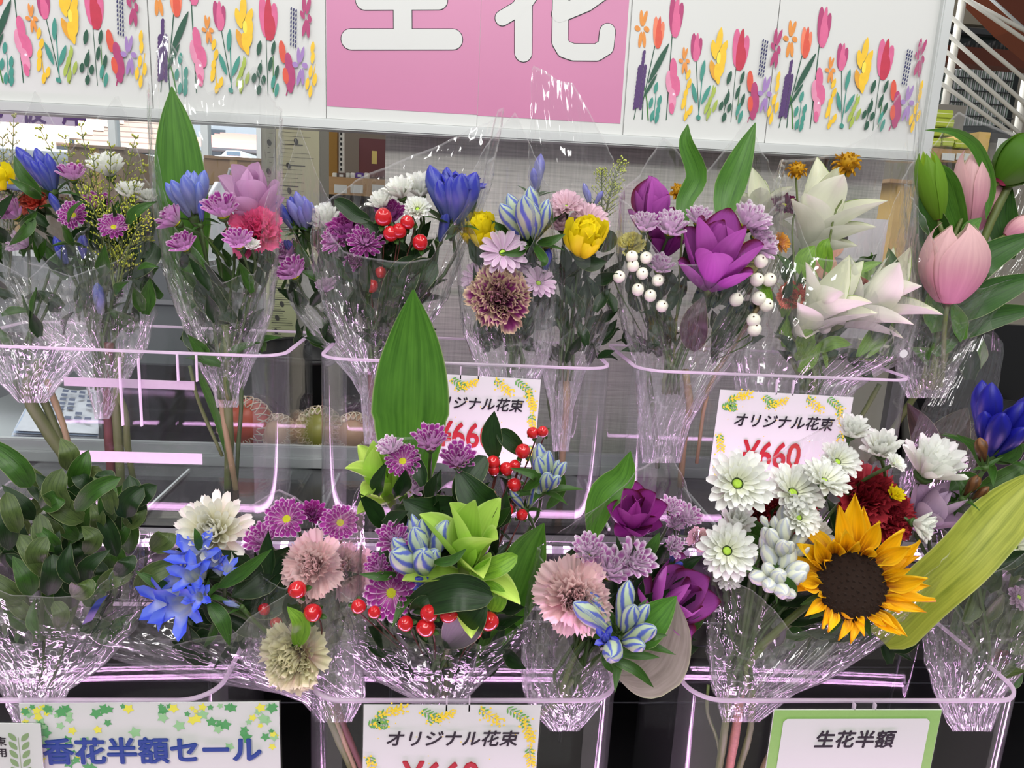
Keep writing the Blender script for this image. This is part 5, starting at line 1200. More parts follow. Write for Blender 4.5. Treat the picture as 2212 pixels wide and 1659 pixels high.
b = bouquet('narrow wrapped bouquet of purple gentian leaning behind, between the left and middle bins', (790, 830), .98, GU)
gentian(b, 655, 465, 85, (-.2, 1.2), 'violet', 5, spread=30, label='violet gentian cluster'); gentian(b, 622, 460, 80, (-.4, 1.1), 'deep', 4, spread=22); gentian(b, 640, 540, 50, (.1, 1), 'deep', 2)
mum(b, 630, 582, 70, (-.3, .9), 'purple', 'cup', -.03); mum(b, 622, 545, 60, (-.4, .5), 'purple', 'cup', -.0); mum(b, 702, 618, 48, (.1, 1), 'palepink', 'cup', -.03, 'pale pink chrysanthemum'); mum(b, 698, 470, 75, (-.2, .9), 'white', 'cup', .0, 'white chrysanthemum')
fill(b, 44, (615, 480, 760, 740), .95, 1.01, 60, mats=LM)
wrap(b, [(850, 775, 812), (820, 760, 815), (740, 690, 800), (660, 630, 770), (560, 595, 740), (420, 600, 715), (260, 610, 700)], [(0, 420), (.5, 560), (1, 440)], [(0, 420), (.4, 270), (1, 440)], seed=4, ratio=.4)

b = bouquet('wrapped bouquet with dark blue gentian, white chrysanthemums and red berries, above middle bin', (812, 800), .92, GU)
gentian(b, 978, 420, 150, (.15, 1.2), 'deep', 7, -.01, spread=30, opens=3, label='big dark blue gentian cluster', leaves=5, fat=1.15); gentian(b, 955, 492, 75, (.5, 1.0), 'deep', 2, spread=16, leaves=2)
mum(b, 862, 408, 70, (-.3, 1.1), 'white', 'cup', 0, 'white chrysanthemum'); mum(b, 908, 402, 78, (.1, 1.0), 'white', 'cup', .01, 'white chrysanthemum'); mum(b, 822, 434, 58, (-.3, .9), 'white', 'cup', 0, 'white chrysanthemum'); mum(b, 902, 452, 62, (.1, .4), 'white', 'open', -.02, 'white chrysanthemum')
mum(b, 842, 462, 72, (.2, .7), 'magenta', 'cup', .0); mum(b, 752, 490, 84, (-.2, .8), 'magenta', 'cup', -.0); mum(b, 788, 525, 80, (.2, .3), 'purple', 'double', -.02, 'purple chrysanthemum'); mum(b, 728, 520, 70, (-.5, .4), 'purple', 'double'); mum(b, 765, 565, 50, (-.2, .2), 'purple', 'cup', .0)
for x, y, s in ((828, 466, 37), (879, 479, 30), (843, 503, 32), (862, 497, 32), (908, 521, 33), (803, 616, 28), (822, 587, 24), (870, 605, 20)): berry(b, x, y, s, 'red', -.03 if y < 560 else -.01)
leaf(b, [(800, 475, -.02), (770, 465, -.02), (745, 445, -.02), (722, 432, -.02)], 34, LEAFD(), prof='oval'); leaf(b, [(850, 520, -.01), (815, 500, -.02), (775, 470, -.02)], 30, LEAFD())
leaf(b, [(960, 520, -.0), (1010, 470, 0), (1032, 425, .0)], 18, LEAFC()); leaf(b, [(820, 700, 0), (870, 600, -.02), (900, 550, -.01)], 70, LEAFD(), prof='broad'); leaf(b, [(880, 650, 0), (900, 600, -.02), (945, 570, -.02)], 70, LEAFD(), prof='oval')
fill(b, 70, (740, 500, 940, 730), .89, .97, 70, mats=LD)
extra_stems(b, [([(800, 800, 0), (803, 900, .02), (808, 1010, .05)], 13, STEMR), ([(815, 800, 0), (818, 900, .02), (820, 1010, .05)], 9, STEMD)])
wrap(b, [(960, 788, 832), (870, 780, 838), (810, 772, 856), (740, 728, 905), (650, 690, 968), (540, 668, 1010), (440, 670, 1050), (230, 700, 1100)], [(0, 450), (.2, 545), (.5, 560), (.8, 560), (1, 330)], [(0, 450), (.3, 380), (.55, 330), (.8, 290), (1, 235)], seed=5)

b = bouquet('wrapped bouquet with a mauve-tan carnation and yellow bloom, middle of the upper row', (1110, 800), .92, GU)
mum(b, 1036, 506, 84, (-.1, .9), 'yellow', 'ball', .0, 'yellow chrysanthemum'); carnation(b, 1080, 645, 150, (-.05, .15), 'car_mauve', -.04, 'mauve carnation with tan frilled edges', 1.4)
gentian(b, 1138, 470, 140, (-.1, 1.0), 'striped', 6, -.02, spread=34, label='blue and pale green striped gentian buds', leaves=6, fat=1.1); gentian(b, 1155, 385, 85, (0, 1.4), 'violet', 3, .03, spread=26, leaves=4, label='dusky blue gentian spires')
mum(b, 1086, 547, 104, (.1, .35), 'palepink', 'daisy', -.03, 'pale lilac daisy with a green eye'); mum(b, 1030, 600, 74, (-.5, .2), 'palepink', 'daisy', -.01, 'pale lilac daisy'); mum(b, 1163, 612, 78, (.3, .5), 'palepink', 'daisy', -.02, 'pale lilac daisy with a green eye'); mum(b, 1120, 570, 60, (.4, .8), 'palepink', 'daisy', -.0, 'pale lilac daisy')
gentian(b, 1178, 562, 62, (.1, 1.1), 'deep', 2, -.01, spread=10, leaves=3)
for q in (((1140, 520, -.02), (1120, 545, -.04), (1080, 548, -.04)), ((1150, 525, -.02), (1175, 560, -.05), (1170, 575, -.05)), ((1160, 525, -.02), (1190, 520, -.04), (1222, 505, -.04)), ((1120, 505, 0), (1085, 495, -.01), (1058, 475, -.01)), ((1175, 500, 0), (1185, 470, -.01), (1186, 430, -.01))): leaf(b, q, 20, LEAFC())
fill(b, 64, (1010, 520, 1190, 740), .90, .97, 62, mats=LD)
extra_stems(b, [([(1100, 790, 0), (1105, 900, .02), (1110, 1010, .05)], 10, STEMD)])
wrap(b, [(900, 1085, 1140), (850, 1060, 1150), (795, 1030, 1180), (720, 1000, 1195), (620, 985, 1205), (480, 985, 1200), (250, 1000, 1190)], [(0, 420), (.3, 560), (.7, 560), (1, 420)], [(0, 420), (.3, 300), (.6, 240), (1, 420)], seed=6)

b = bouquet('wrapped bouquet with yellow chrysanthemum and shell pink blooms, right side of middle bin', (1218, 820), .93, GU)
mum(b, 1262, 524, 104, (.1, .8), 'yellow', 'ball', -.03, 'bright yellow chrysanthemum'); mum(b, 1222, 448, 84, (-.2, .8), 'pinkmum', 'open', 0, 'shell pink chrysanthemum'); mum(b, 1272, 478, 92, (.4, .7), 'pinkmum', 'open', .0, 'shell pink chrysanthemum'); mum(b, 1215, 480, 70, (-.1, .7), 'pinkmum', 'cup', .01, 'shell pink chrysanthemum')
gentian(b, 1282, 425, 55, (.2, 1.1), 'violet', 3, .03, leaves=4); goldenrod(b, (1300, 520), [(1345, 350), (1300, 370), (1330, 400)], .03, 'b3bd5a')
leaf(b, [(1290, 540, -.01), (1310, 520, -.01), (1325, 500, -.01)], 44, LEAFD(), prof='oval'); leaf(b, [(1240, 560, -.02), (1280, 570, -.03), (1310, 565, -.03)], 34, LEAFD()); gentian(b, 1175, 545, 50, (-.1, 1), 'deep', 2, .0, leaves=2)
fill(b, 66, (1190, 520, 1320, 770), .90, .97, 62, mats=LD)
extra_stems(b, [([(1222, 790, 0), (1224, 880, .0), (1216, 960, .02), (1212, 1060, .04)], 15, STEMB), ([(1205, 800, 0), (1200, 900, .02), (1204, 1020, .04)], 8, STEMD), ([(1180, 840, 0), (1195, 930, .02), (1222, 1010, .04)], 5, STEMD)])
wrap(b, [(975, 1195, 1228), (880, 1188, 1240), (810, 1172, 1262), (740, 1150, 1300), (640, 1150, 1340), (480, 1150, 1352), (150, 1110, 1360)], [(0, 380), (.3, 530), (.7, 560), (1, 400)], [(0, 380), (.15, 140), (.5, 180), (1, 400)], seed=7)

b = bouquet('wrapped bouquet with large purple curcuma, snowberries and two upright leaves, upper right', (1450, 850), .92, GU)
curcuma(b, 1545, 560, 165, 178, (.02, 1.1), 'cur_purple', -.03, 'large purple curcuma with brown-tipped bracts'); curcuma(b, 1405, 455, 90, 130, (-.1, 1.4), 'cur_purple', .02, 'half-closed purple curcuma', 'closed'); curcuma(b, 1440, 510, 70, 110, (.1, 1.4), 'cur_dark', .02, None, 'closed')
leaf(b, [(1478, 520, .01), (1478, 440, .02), (1505, 380, .02), (1482, 310, .02), (1486, 268, .02)], 46, LEAFB(), 'upright pointed green leaf', prof='broad'); leaf(b, [(1560, 500, .01), (1572, 420, .02), (1598, 350, .02), (1632, 265, .02)], 66, LEAFB(), 'upright broad green leaf', prof='broad')
pompom(b, 1466, 410, 38, (1470, 560), (0, .4), 'small ochre dried daisy', .03)
for x, y, s, tl in ((1393, 482, 66, (-.1, 1)), (1452, 487, 78, (.1, .8)), (1426, 572, 62, (.1, .9)), (1626, 472, 88, (.5, .8)), (1652, 528, 76, (.9, .4)), (1510, 468, 60, (0, 1)), (1640, 500, 60, (.4, .7))): mum(b, x, y, s, tl, 'purple_striped', 'cup', -.02, 'white and purple striped chrysanthemum')
carnation(b, 1364, 528, 66, (-.2, .6), 'car_yellow', 0, 'lemon carnation'); carnation(b, 1610, 560, 80, (.4, .4), 'car_yellow', .0, 'lemon carnation'); mum(b, 1684, 525, 50, (.7, .2), 'orange', 'open', .0, 'orange daisy')
for x, y in ((1367, 572), (1388, 590), (1396, 556), (1378, 624), (1405, 637), (1431, 660), (1338, 597), (1422, 605), (1645, 563), (1637, 603), (1663, 603), (1592, 645), (1640, 643), (1657, 658), (1631, 710), (1628, 690), (1365, 553)): berry(b, x, y, 30 if x > 1500 else 27, 'white', -.03)
leaf(b, [(1620, 600, -.01), (1650, 620, -.02), (1670, 660, -.02)], 24, LEAFG()); leaf(b, [(1540, 760, 0), (1580, 690, -.01), (1620, 650, -.01)], 60, LEAFD(), prof='broad'); leaf(b, [(1500, 760, -.0), (1500, 700, -.03), (1520, 640, -.03)], 60, leafmat('purplish_leaf', '3a3a2a', '6a5060'))
fill(b, 76, (1350, 540, 1640, 760), .90, .97, 66, mats=LD)
extra_stems(b, [([(1400, 800, 0), (1412, 900, .02), (1420, 1010, .04)], 11, STEMD), ([(1480, 800, 0), (1490, 880, .01), (1478, 940, .02), (1470, 1050, .05)], 16, STEMB), ([(1640, 660, -.02), (1590, 740, -.0), (1530, 840, .0), (1505, 1000, .03)], 9, STEMB)])
wrap(b, [(1000, 1385, 1470), (920, 1378, 1490), (850, 1378, 1530), (780, 1368, 1580), (680, 1335, 1650), (560, 1325, 1695), (400, 1335, 1700), (260, 1345, 1690)], [(0, 420), (.3, 560), (.7, 575), (1, 420)], [(0, 420), (.25, 300), (.5, 380), (.8, 260), (1, 420)], seed=8, ratio=.4)

b = bouquet('wrapped bouquet of white green-tipped curcumas and two dried ochre daisies on long stems', (1740, 860), .93, GU)
for x, y, w_, h_, tl, dd, lb in ((1765, 480, 150, 200, (.25, 1.3), .03, 'white curcuma with green tips'), (1765, 668, 170, 190, (.35, .9), -.02, 'white curcuma with green tips'), (1880, 650, 150, 190, (.9, .9), -.01, 'white curcuma with green tips'), (1640, 450, 90, 120, (-.3, 1.2), .04, 'white curcuma behind')): curcuma(b, x, y, w_, h_, tl, 'cur_white', dd, lb, 'spiky')
pompom(b, 1723, 362, 44, (1712, 520), (0, .9), 'ochre dried daisy on a short stem'); pompom(b, 1835, 346, 60, (1795, 500), (.05, .9), 'ochre dried daisy on a long bent stem')
mum(b, 1693, 445, 62, (.0, .5), 'dark', 'open', .01, 'maroon chrysanthemum with yellow eye'); carnation(b, 1712, 640, 72, (-.3, .3), 'car_coral', .0, 'coral carnation'); carnation(b, 1850, 620, 66, (.2, .4), 'car_coral', .04, 'coral carnation'); carnation(b, 1935, 650, 60, (.5, .3), 'car_coral', .03, 'coral carnation')
for x, y in ((1748, 706), (1782, 705), (1824, 632), (1742, 620)): berry(b, x, y, 28, 'white', .01)
for q, w_ in ((((1760, 760, 0), (1800, 740, -.02), (1840, 745, -.02)), 30), (((1720, 780, 0), (1745, 730, -.02), (1760, 720, -.02)), 40), (((1850, 780, 0), (1900, 720, .0), (1925, 660, 0)), 44), (((1790, 590, 0), (1780, 540, .0), (1790, 515, 0)), 34), (((1740, 600, .0), (1740, 560, .0), (1760, 530, .0)), 44)): leaf(b, q, w_, LEAFG())
fill(b, 60, (1690, 560, 1930, 790), .91, .99, 70, mats=[LEAFG(), LEAFC(), LEAFD()])
extra_stems(b, [([(1760, 790, 0), (1740, 880, .02), (1700, 1000, .05)], 12, STEMM), ([(1850, 800, .03), (1800, 900, .04), (1750, 1000, .05)], 14, STEMM), ([(1900, 830, .02), (1860, 900, .03), (1800, 990, .05)], 10, STEMM)])
wrap(b, [(1000, 1640, 1760), (900, 1610, 1800), (830, 1590, 1850), (770, 1580, 1960), (680, 1600, 1990), (560, 1650, 1985), (400, 1670, 1990), (90, 1760, 1995)], [(0, 350), (.3, 560), (.7, 560), (1, 300)], [(0, 350), (.3, 330), (.6, 290), (.85, 190), (1, 95)], seed=9, ratio=.42)
t = thing('round_sticker', 'small white round sticker on the film right of the white curcumas', 'sticker', P(1952, 764, .85))
mb = MB(); p = P(1952, 764, .846); ell(mb, 0, 0, 9*mpp(p), 9*mpp(p), 0, 0, 20); new('sticker_disc', mb.mesh('dot', False), t, Matrix.Translation(p), white_paper)

b = bouquet('wrapped bouquet of pink lily buds and long green leaves, right edge of the upper row', (2010, 840), .93, GU)
lilybud(b, 2060, 568, 128, 170, label='large pink lily bud', dd=-.03, openk=.5); lilybud(b, 2098, 405, 72, 160, label='pale pink lily bud', lean=-.1, dd=.02); lilybud(b, 2130, 430, 60, 130, dd=.03, label='pale pink lily bud', lean=.2)
gb = petalmat('green_sheath', '5c8a1e', '9ac23a', 'c8d88a', .15, '6f9a2a')
lilybud(b, 2012, 400, 58, 150, label='green closed lily bud', lean=-.35, dd=0, mat=gb); lilybud(b, 2205, 345, 100, 120, label='green closed lily bud at the right edge', lean=.7, dd=0, mat=petalmat('green_sheath_dark', '3f6a18', '6a9a2a', None, 0, '4c7a1c'))
for q, w_, pf in ((((2130, 475, 0), (2140, 400, 0), (2110, 320, 0), (2060, 285, 0), (1998, 281, 0)), 24, 'lance'), (((2090, 560, .02), (2060, 440, .01), (2040, 380, .0), (2010, 352, 0)), 46, 'lance'), (((2050, 520, .01), (2010, 470, .0), (1990, 410, 0)), 50, 'lance'), (((2190, 560, .01), (2165, 470, .02), (2180, 390, .02)), 60, 'lance'), (((2060, 640, -.01), (2130, 560, -.02), (2250, 500, -.02)), 66, 'lance'), (((2050, 690, -.01), (2130, 640, -.02), (2260, 590, -.02)), 70, 'lance'), (((2040, 730, 0), (2120, 690, 0), (2250, 665, .0)), 60, 'lance'), (((2110, 560, .01), (2095, 500, .0), (2120, 470, 0)), 36, 'lance'), (((2020, 700, 0), (2000, 560, .02), (1985, 480, .02)), 50, 'lance')): leaf(b, q, w_, LEAFB() if w_ < 50 else leafmat('deep_lily_leaf', '1c4212', '37641e'), prof=pf, fold=.2)
lilybud(b, 2200, 490, 40, 60, dd=-.0, lean=.9, label='small pale pink lily bud')
extra_stems(b, [([(2190, 380, .01), (2140, 480, .01), (2080, 640, .01), (2030, 800, 0)], 17, STEMM), ([(2060, 650, -.01), (2030, 760, 0), (1960, 880, .02), (1880, 1000, .05)], 14, STEMM)])
fill(b, 34, (1990, 600, 2120, 780), .90, .98, 90, mats=[LEAFB(), LEAFD()])
wrap(b, [(860, 1960, 2040), (820, 1940, 2060), (750, 1930, 2090), (660, 1935, 2160), (540, 1940, 2260), (400, 1950, 2320), (230, 1955, 2330)], [(0, 400), (.3, 560), (.7, 620), (1, 600)], [(0, 400), (.3, 240), (.7, 300), (1, 600)], seed=10)

b = bouquet('dark see-through wrap with dim foliage standing behind the sunflower bouquet, right', (2010, 1110), .90, GU)
for q, w_ in ((((1980, 1060, .03), (2040, 960, .03), (2090, 880, .03)), 90), (((2010, 1060, .03), (2000, 950, .03), (1960, 870, .03)), 60), (((2060, 1060, .03), (2120, 960, .03), (2140, 880, .03)), 60)): leaf(b, q, w_, leafmat('dark_brown_leaf', '1c1a10', '3a2a1c'), prof='broad')  # leaves coloured very dark brown
wrap(b, [(1110, 1930, 2070), (1000, 1950, 2110), (880, 1990, 2150), (760, 2060, 2170), (690, 2110, 2160)], [(0, 760), (.5, 720), (1, 740)], [(0, 760), (.6, 690), (1, 740)], seed=11, mat=CELLO3, amp=.7)

# ------------------------------------------------------------------ bouquets, lower row
b = bouquet('wrapped bundle of glossy green leafy branches at the lower left', (100, 1490), .67, GL)
for k in range(95):
    x, y = R.gauss(140, 110), R.gauss(1200, 85)
    if x > 330 or y < 1010: continue
    a = R.uniform(-2.6, -.5); L = R.uniform(60, 120); dd = R.uniform(-.05, .05)
    leaf(b, [(x, y, dd), (x+L*.5*math.cos(a), y+L*.5*math.sin(a), dd-.008), (x+L*math.cos(a+R.uniform(-.6, .6)), y+L*math.sin(a+.2), dd-.0)], R.uniform(30, 52), R.choice((LEAFD(), LEAFC(), leafmat('olive_leaf', '2c3f1c', '5a6e38'))), fold=R.uniform(.1, .5), n=9, prof=R.choice(('lance', 'oval')))
extra_stems(b, [([(100, 1200, 0), (90, 1350, 0), (100, 1480, 0)], 10, STEMD), ([(190, 1230, 0), (150, 1350, 0), (110, 1480, 0)], 10, STEMD), ([(40, 1230, 0), (70, 1350, 0), (90, 1480, 0)], 9, STEMD)])
fill(b, 20, (0, 1230, 260, 1400), .64, .7, 90, mats=[LEAFC(), LEAFD()])
wrap(b, [(1560, 30, 110), (1490, 0, 150), (1430, -60, 230), (1360, -140, 290), (1280, -180, 330), (1120, -200, 340), (1020, -180, 320)], [(0, 1200), (.4, 1290), (.75, 1290), (1, 1150)], [(0, 1200), (.4, 1040), (.75, 1080), (1, 1150)], seed=12)
t = thing('blue_ribbon', 'short dark blue ribbon tail on the film of the leafy bundle, lower left', 'ribbon', P(205, 1320, .62))
mb = MB(); q = spline([P(222, 1290, .60), P(206, 1312, .595), P(188, 1345, .60)], 8)
mb.grid(8, 3, lambda i, j: (q[i]+RT*(j-1)*.0045+UP*(j-1)*.002, (0, 0))); new('ribbon', mb.mesh('ribbon'), t, None, plain('ribbon_blue', '20286e', .4))

b = bouquet('wrapped bouquet with large white chrysanthemum and open blue gentian, lower left of centre', (700, 1510), .67, GL)
mum(b, 462, 1150, 168, (.1, .45), 'cream', 'double', 0, 'large white chrysanthemum')
gentian(b, 395, 1245, 140, (-.6, .7), 'sky', 8, -.03, opens=6, spread=42, label='bright blue open gentian', leaves=5, fat=1.25); gentian(b, 480, 1228, 84, (.1, .9), 'sky', 3, -.03, opens=3, spread=28, leaves=2, fat=1.2); gentian(b, 436, 1280, 62, (-.1, .4), 'sky', 2, -.05, opens=2, spread=20, leaves=3, fat=1.2)
gentian(b, 512, 1300, 48, (-.4, .8), 'pale', 1, -.04, leaves=1); gentian(b, 392, 1310, 40, (-.9, .3), 'violet', 1, -.04, leaves=1)
mum(b, 565, 1165, 76, (-.2, .8), 'purple', 'cup', -.01); mum(b, 620, 1122, 96, (.0, .5), 'purple', 'open', -.0, 'purple-pink chrysanthemum'); mum(b, 735, 1130, 86, (.2, .4), 'purple', 'open', .02, 'purple-pink chrysanthemum with yellow eye'); mum(b, 675, 1110, 60, (.2, .8), 'magenta', 'cup', .03)
carnation(b, 680, 1222, 148, (-.1, .4), 'car_pink', -.02, 'pale pink carnation'); carnation(b, 742, 1230, 130, (.2, .3), 'car_pink', .02, 'pale pink carnation'); carnation(b, 640, 1415, 160, (-.2, .1), 'car_cream', -.03, 'cream carnation flushed pink'); 
for x, y in ((640, 1274), (674, 1322), (570, 1315), (595, 1345)): berry(b, x, y, 38 if x > 600 else 26, 'red', -.05 if x > 600 else -.01)
leaf(b, [(470, 1270, -.04), (525, 1235, -.05), (588, 1185, -.05)], 30, LEAFC()); leaf(b, [(450, 1300, -.04), (480, 1340, -.05), (496, 1395, -.05)], 34, LEAFC()); leaf(b, [(370, 1270, -.03), (330, 1255, -.04), (292, 1232, -.04)], 22, LEAFC()); leaf(b, [(430, 1190, -.03), (428, 1165, -.04), (420, 1140, -.04)], 18, LEAFC()); leaf(b, [(500, 1290, -.02), (570, 1240, -.0), (625, 1180, .0)], 80, LEAFD(), prof='broad', wav=.1); leaf(b, [(520, 1310, 0), (590, 1290, 0), (630, 1220, 0)], 80, LEAFD(), prof='broad', wav=.1)
leaf(b, [(470, 1330, -.03), (460, 1370, -.03), (440, 1400, -.03)], 18, LEAFC()); leaf(b, [(400, 1290, -.03), (360, 1300, -.03), (345, 1290, -.03)], 26, LEAFC()); leaf(b, [(640, 1400, -.04), (650, 1350, -.05), (620, 1310, -.05)], 40, LEAFG())
fill(b, 66, (400, 1190, 740, 1420), .64, .72, 90, mats=LD)
extra_stems(b, [([(690, 1490, 0), (720, 1570, 0), (760, 1660, .02)], 18, STEMM), ([(720, 1490, 0), (740, 1560, 0), (790, 1680, .02)], 14, STEMR), ([(705, 1500, 0), (735, 1580, 0), (775, 1680, .02)], 10, STEMB)])
wrap(b, [(1560, 690, 760), (1505, 640, 790), (1485, 520, 790), (1440, 300, 785), (1390, 120, 790), (1330, 10, 795), (1240, 30, 795), (1120, 120, 790), (1020, 240, 780)], [(0, 1330), (.25, 1405), (.6, 1370), (.85, 1240), (1, 1140)], [(0, 1330), (.35, 1200), (.7, 1060), (1, 1140)], seed=13, ratio=.34, mat=CELLO2, amp=.55)
wrap(b, [(1520, 660, 770), (1480, 560, 775), (1420, 520, 780), (1330, 530, 780), (1240, 560, 785), (1120, 600, 790)], [(0, 1240), (.5, 1290), (1, 1180)], [(0, 1240), (.5, 1130), (1, 1080)], seed=19, ratio=.4)

b = bouquet('wrapped bouquet with lime green curcumas, red berries and a very tall leaf, bottom centre', (950, 1510), .67, GL)
leaf(b, [(890, 1130, .04), (886, 960, .05), (888, 850, .05), (892, 740, .05), (893, 626, .045)], 168, LEAFB(), 'very tall broad green leaf', fold=.1, prof='broad', n=26)
leaf(b, [(1030, 1440, .01), (1100, 1300, .01), (1140, 1200, .01), (1175, 1130, .0)], 110, LEAFB(), 'broad curled green leaf', fold=.3, prof='broad', n=20)
curcuma(b, 1012, 1190, 190, 225, (.15, 1.5), 'cur_green', -.05, 'lime green curcuma'); curcuma(b, 828, 1040, 120, 160, (-.3, 1.4), 'cur_green', .02, 'lime green curcuma behind')
leaf(b, [(1020, 1240, -.07), (1070, 1225, -.08), (1118, 1200, -.08)], 46, LEAFG(), prof='oval'); leaf(b, [(1040, 1260, -.06), (1070, 1290, -.07), (1062, 1320, -.07)], 50, LEAFG(), prof='oval')
gentian(b, 900, 1190, 165, (-.1, .9), 'striped', 6, -.05, spread=38, label='blue and pale striped gentian buds', leaves=6, fat=1.1); gentian(b, 1182, 1020, 120, (.3, .9), 'striped', 5, 0, spread=30, label='pale blue-green gentian buds', leaves=6); gentian(b, 1130, 1070, 90, (-.2, 1), 'striped', 3, .01, leaves=2); gentian(b, 926, 1262, 66, (0, .4), 'deep', 3, -.06, opens=1, leaves=2, fat=1.2)
for x, y, s, tl, fm, lb in ((930, 950, 84, (.1, 1.1), 'cup', None), (870, 997, 84, (.1, .5), 'open', 'purple chrysanthemum with yellow eye'), (990, 990, 84, (.1, .9), 'cup', None), (892, 1050, 62, (.4, .9), 'cup', None), (842, 965, 60, (-.3, .9), 'cup', None), (850, 1162, 78, (-.2, .9), 'cup', None), (815, 1222, 60, (-.2, .9), 'cup', None), (846, 1280, 118, (-.05, .1), 'open', 'purple white-edged chrysanthemum with yellow eye'), (970, 1268, 54, (.2, .6), 'cup', None)): mum(b, x, y, s, tl, 'purple' if s > 80 else 'purple_striped' if y < 1100 else 'purple', fm, -.05 if y > 1100 else -.01, lb)
for x, y, s in ((1150, 934, 25), (1172, 932, 25), (1130, 973, 32), (1064, 998, 30), (1066, 1015, 26), (1094, 1012, 30), (1112, 1004, 24), (1110, 1046, 30), (1058, 1070, 28), (1092, 1100, 34), (1128, 1112, 26), (972, 1118, 34), (966, 1205, 28), (926, 1324, 38), (970, 1325, 42), (1057, 1342, 42), (875, 1347, 34), (918, 1355, 40), (775, 1310, 32), (808, 1322, 28), (1030, 1368, 24)): berry(b, x, y, s, 'red', -.075 if y > 1250 else -.0 if y > 1190 else .0)
for q, w_, pf in ((((1070, 1000, .01), (1062, 940, .01), (1068, 888, .01)), 46, 'broad'), (((1000, 1090, -.01), (1010, 1040, -.02), (1050, 985, -.01)), 60, 'oval'), (((1080, 1110, -.02), (1030, 1080, -.03), (985, 1012, -.02)), 80, 'broad'), (((1010, 1090, 0), (930, 1110, -.03), (870, 1080, -.03)), 80, 'broad'), (((1130, 980, .01), (1100, 950, .01), (1075, 930, .01)), 40, 'oval'), (((880, 1310, -.06), (980, 1280, -.08), (1065, 1290, -.08)), 80, 'oval'), (((960, 1400, -.05), (1010, 1340, -.08), (1050, 1290, -.08)), 84, 'broad'), (((1130, 1060, -.0), (1160, 1030, -.01), (1100, 1010, -.01)), 24, 'lance'), (((860, 1240, -.05), (820, 1245, -.06), (776, 1240, -.06)), 20, 'lance'), (((935, 1215, -.07), (975, 1210, -.08), (1008, 1185, -.08)), 22, 'lance'), (((900, 1330, -.06), (905, 1310, -.07), (930, 1290, -.07)), 36, 'oval'), (((1180, 1100, .02), (1210, 1060, .02), (1215, 1010, .02)), 24, 'lance')): leaf(b, q, w_, LEAFD() if w_ > 35 else LEAFC(), prof=pf)
fill(b, 44, (760, 1300, 1130, 1450), .64, .70, 80, mats=LD); fill(b, 70, (790, 1010, 1110, 1400), .63, .70, 95, mats=LD)
wrap(b, [(1570, 900, 1000), (1510, 890, 1010), (1460, 790, 1060), (1400, 715, 1130), (1320, 680, 1185), (1200, 690, 1215), (1060, 720, 1240), (920, 770, 1240)], [(0, 1235), (.12, 1290), (.4, 1350), (.8, 1392), (1, 1340)], [(0, 1235), (.15, 940), (.5, 955), (.8, 1040), (1, 1340)], seed=14, ratio=.5, amp=.8)

b = bouquet('wrapped bouquet with large pale pink carnation and purple curcumas, right of the lime curcuma', (1230, 1510), .66, GL)
leaf(b, [(1275, 1180, .03), (1300, 1080, .03), (1345, 1030, .03), (1362, 975, .03)], 70, LEAFB(), 'upright green leaf', prof='broad'); leaf(b, [(1330, 1460, -.04), (1400, 1440, -.05), (1440, 1370, -.05), (1460, 1292, -.05)], 140, LEAFU(), 'broad folded leaf showing its pale underside', prof='broad', fold=.3, n=20)
leaf(b, [(1345, 1400, -.055), (1400, 1350, -.06), (1462, 1288, -.06)], 84, LEAFB(), 'green upper face of the folded leaf', prof='broad'); curcuma(b, 1370, 1115, 130, 130, (-.05, .8), 'cur_dark', .02, 'purple curcuma'); curcuma(b, 1445, 1300, 140, 190, (.3, .7), 'cur_purple', -.01, 'purple curcuma with brown-tipped bracts')
carnation(b, 1240, 1290, 178, (-.05, .35), 'car_pink', -.04, 'large pale pink carnation'); carnation(b, 1510, 1165, 60, (.3, .3), 'car_pink', .03, 'pink carnation')
for x, y, s, tl in ((1273, 1184, 82, (-.2, .9)), (1322, 1225, 112, (.2, .9)), (1375, 1208, 90, (.5, .7)), (1448, 1095, 54, (0, .9)), (1490, 1115, 60, (.3, .8)), (1455, 1180, 50, (.2, .4)), (1460, 1130, 50, (0, .9))): mum(b, x, y, s, tl, 'purple_striped', 'cup', -.02 if y > 1150 else .02, 'purple and white striped chrysanthemum')
gentian(b, 1350, 1345, 155, (.15, .7), 'striped', 5, -.07, spread=62, label='blue and green striped gentian buds', leaves=5, fat=1.05); gentian(b, 1300, 1390, 52, (-.4, .2), 'deep', 2, -.08, opens=1, leaves=1, fat=1.3); gentian(b, 1460, 1205, 60, (.4, .9), 'deep', 3, .0, leaves=2)
for q, w_ in ((((1320, 1410, -.07), (1380, 1415, -.08), (1425, 1420, -.08)), 20), (((1310, 1420, -.07), (1370, 1445, -.08), (1412, 1485, -.08)), 24), (((1310, 1400, -.07), (1310, 1430, -.08), (1325, 1455, -.08)), 20), (((1380, 1380, -.07), (1410, 1375, -.08), (1442, 1372, -.08)), 18), (((1390, 1210, -.01), (1410, 1180, -.02), (1425, 1150, -.02)), 26), (((1470, 1360, 0), (1500, 1350, -.02), (1525, 1325, -.02)), 24)): leaf(b, q, w_, LEAFC())
fill(b, 70, (1190, 1180, 1480, 1420), .64, .70, 85, mats=LD)
extra_stems(b, [([(1200, 1520, 0), (1120, 1580, .01), (1080, 1680, .02)], 12, STEMM)])
wrap(b, [(1580, 1190, 1250), (1520, 1140, 1300), (1480, 1130, 1330), (1400, 1125, 1370), (1300, 1130, 1440), (1180, 1160, 1510), (1040, 1270, 1525), (950, 1300, 1500)], [(0, 1180), (.25, 1340), (.6, 1440), (.85, 1380), (1, 1150)], [(0, 1180), (.4, 1010), (.75, 980), (1, 1150)], seed=15, ratio=.5, amp=.8)

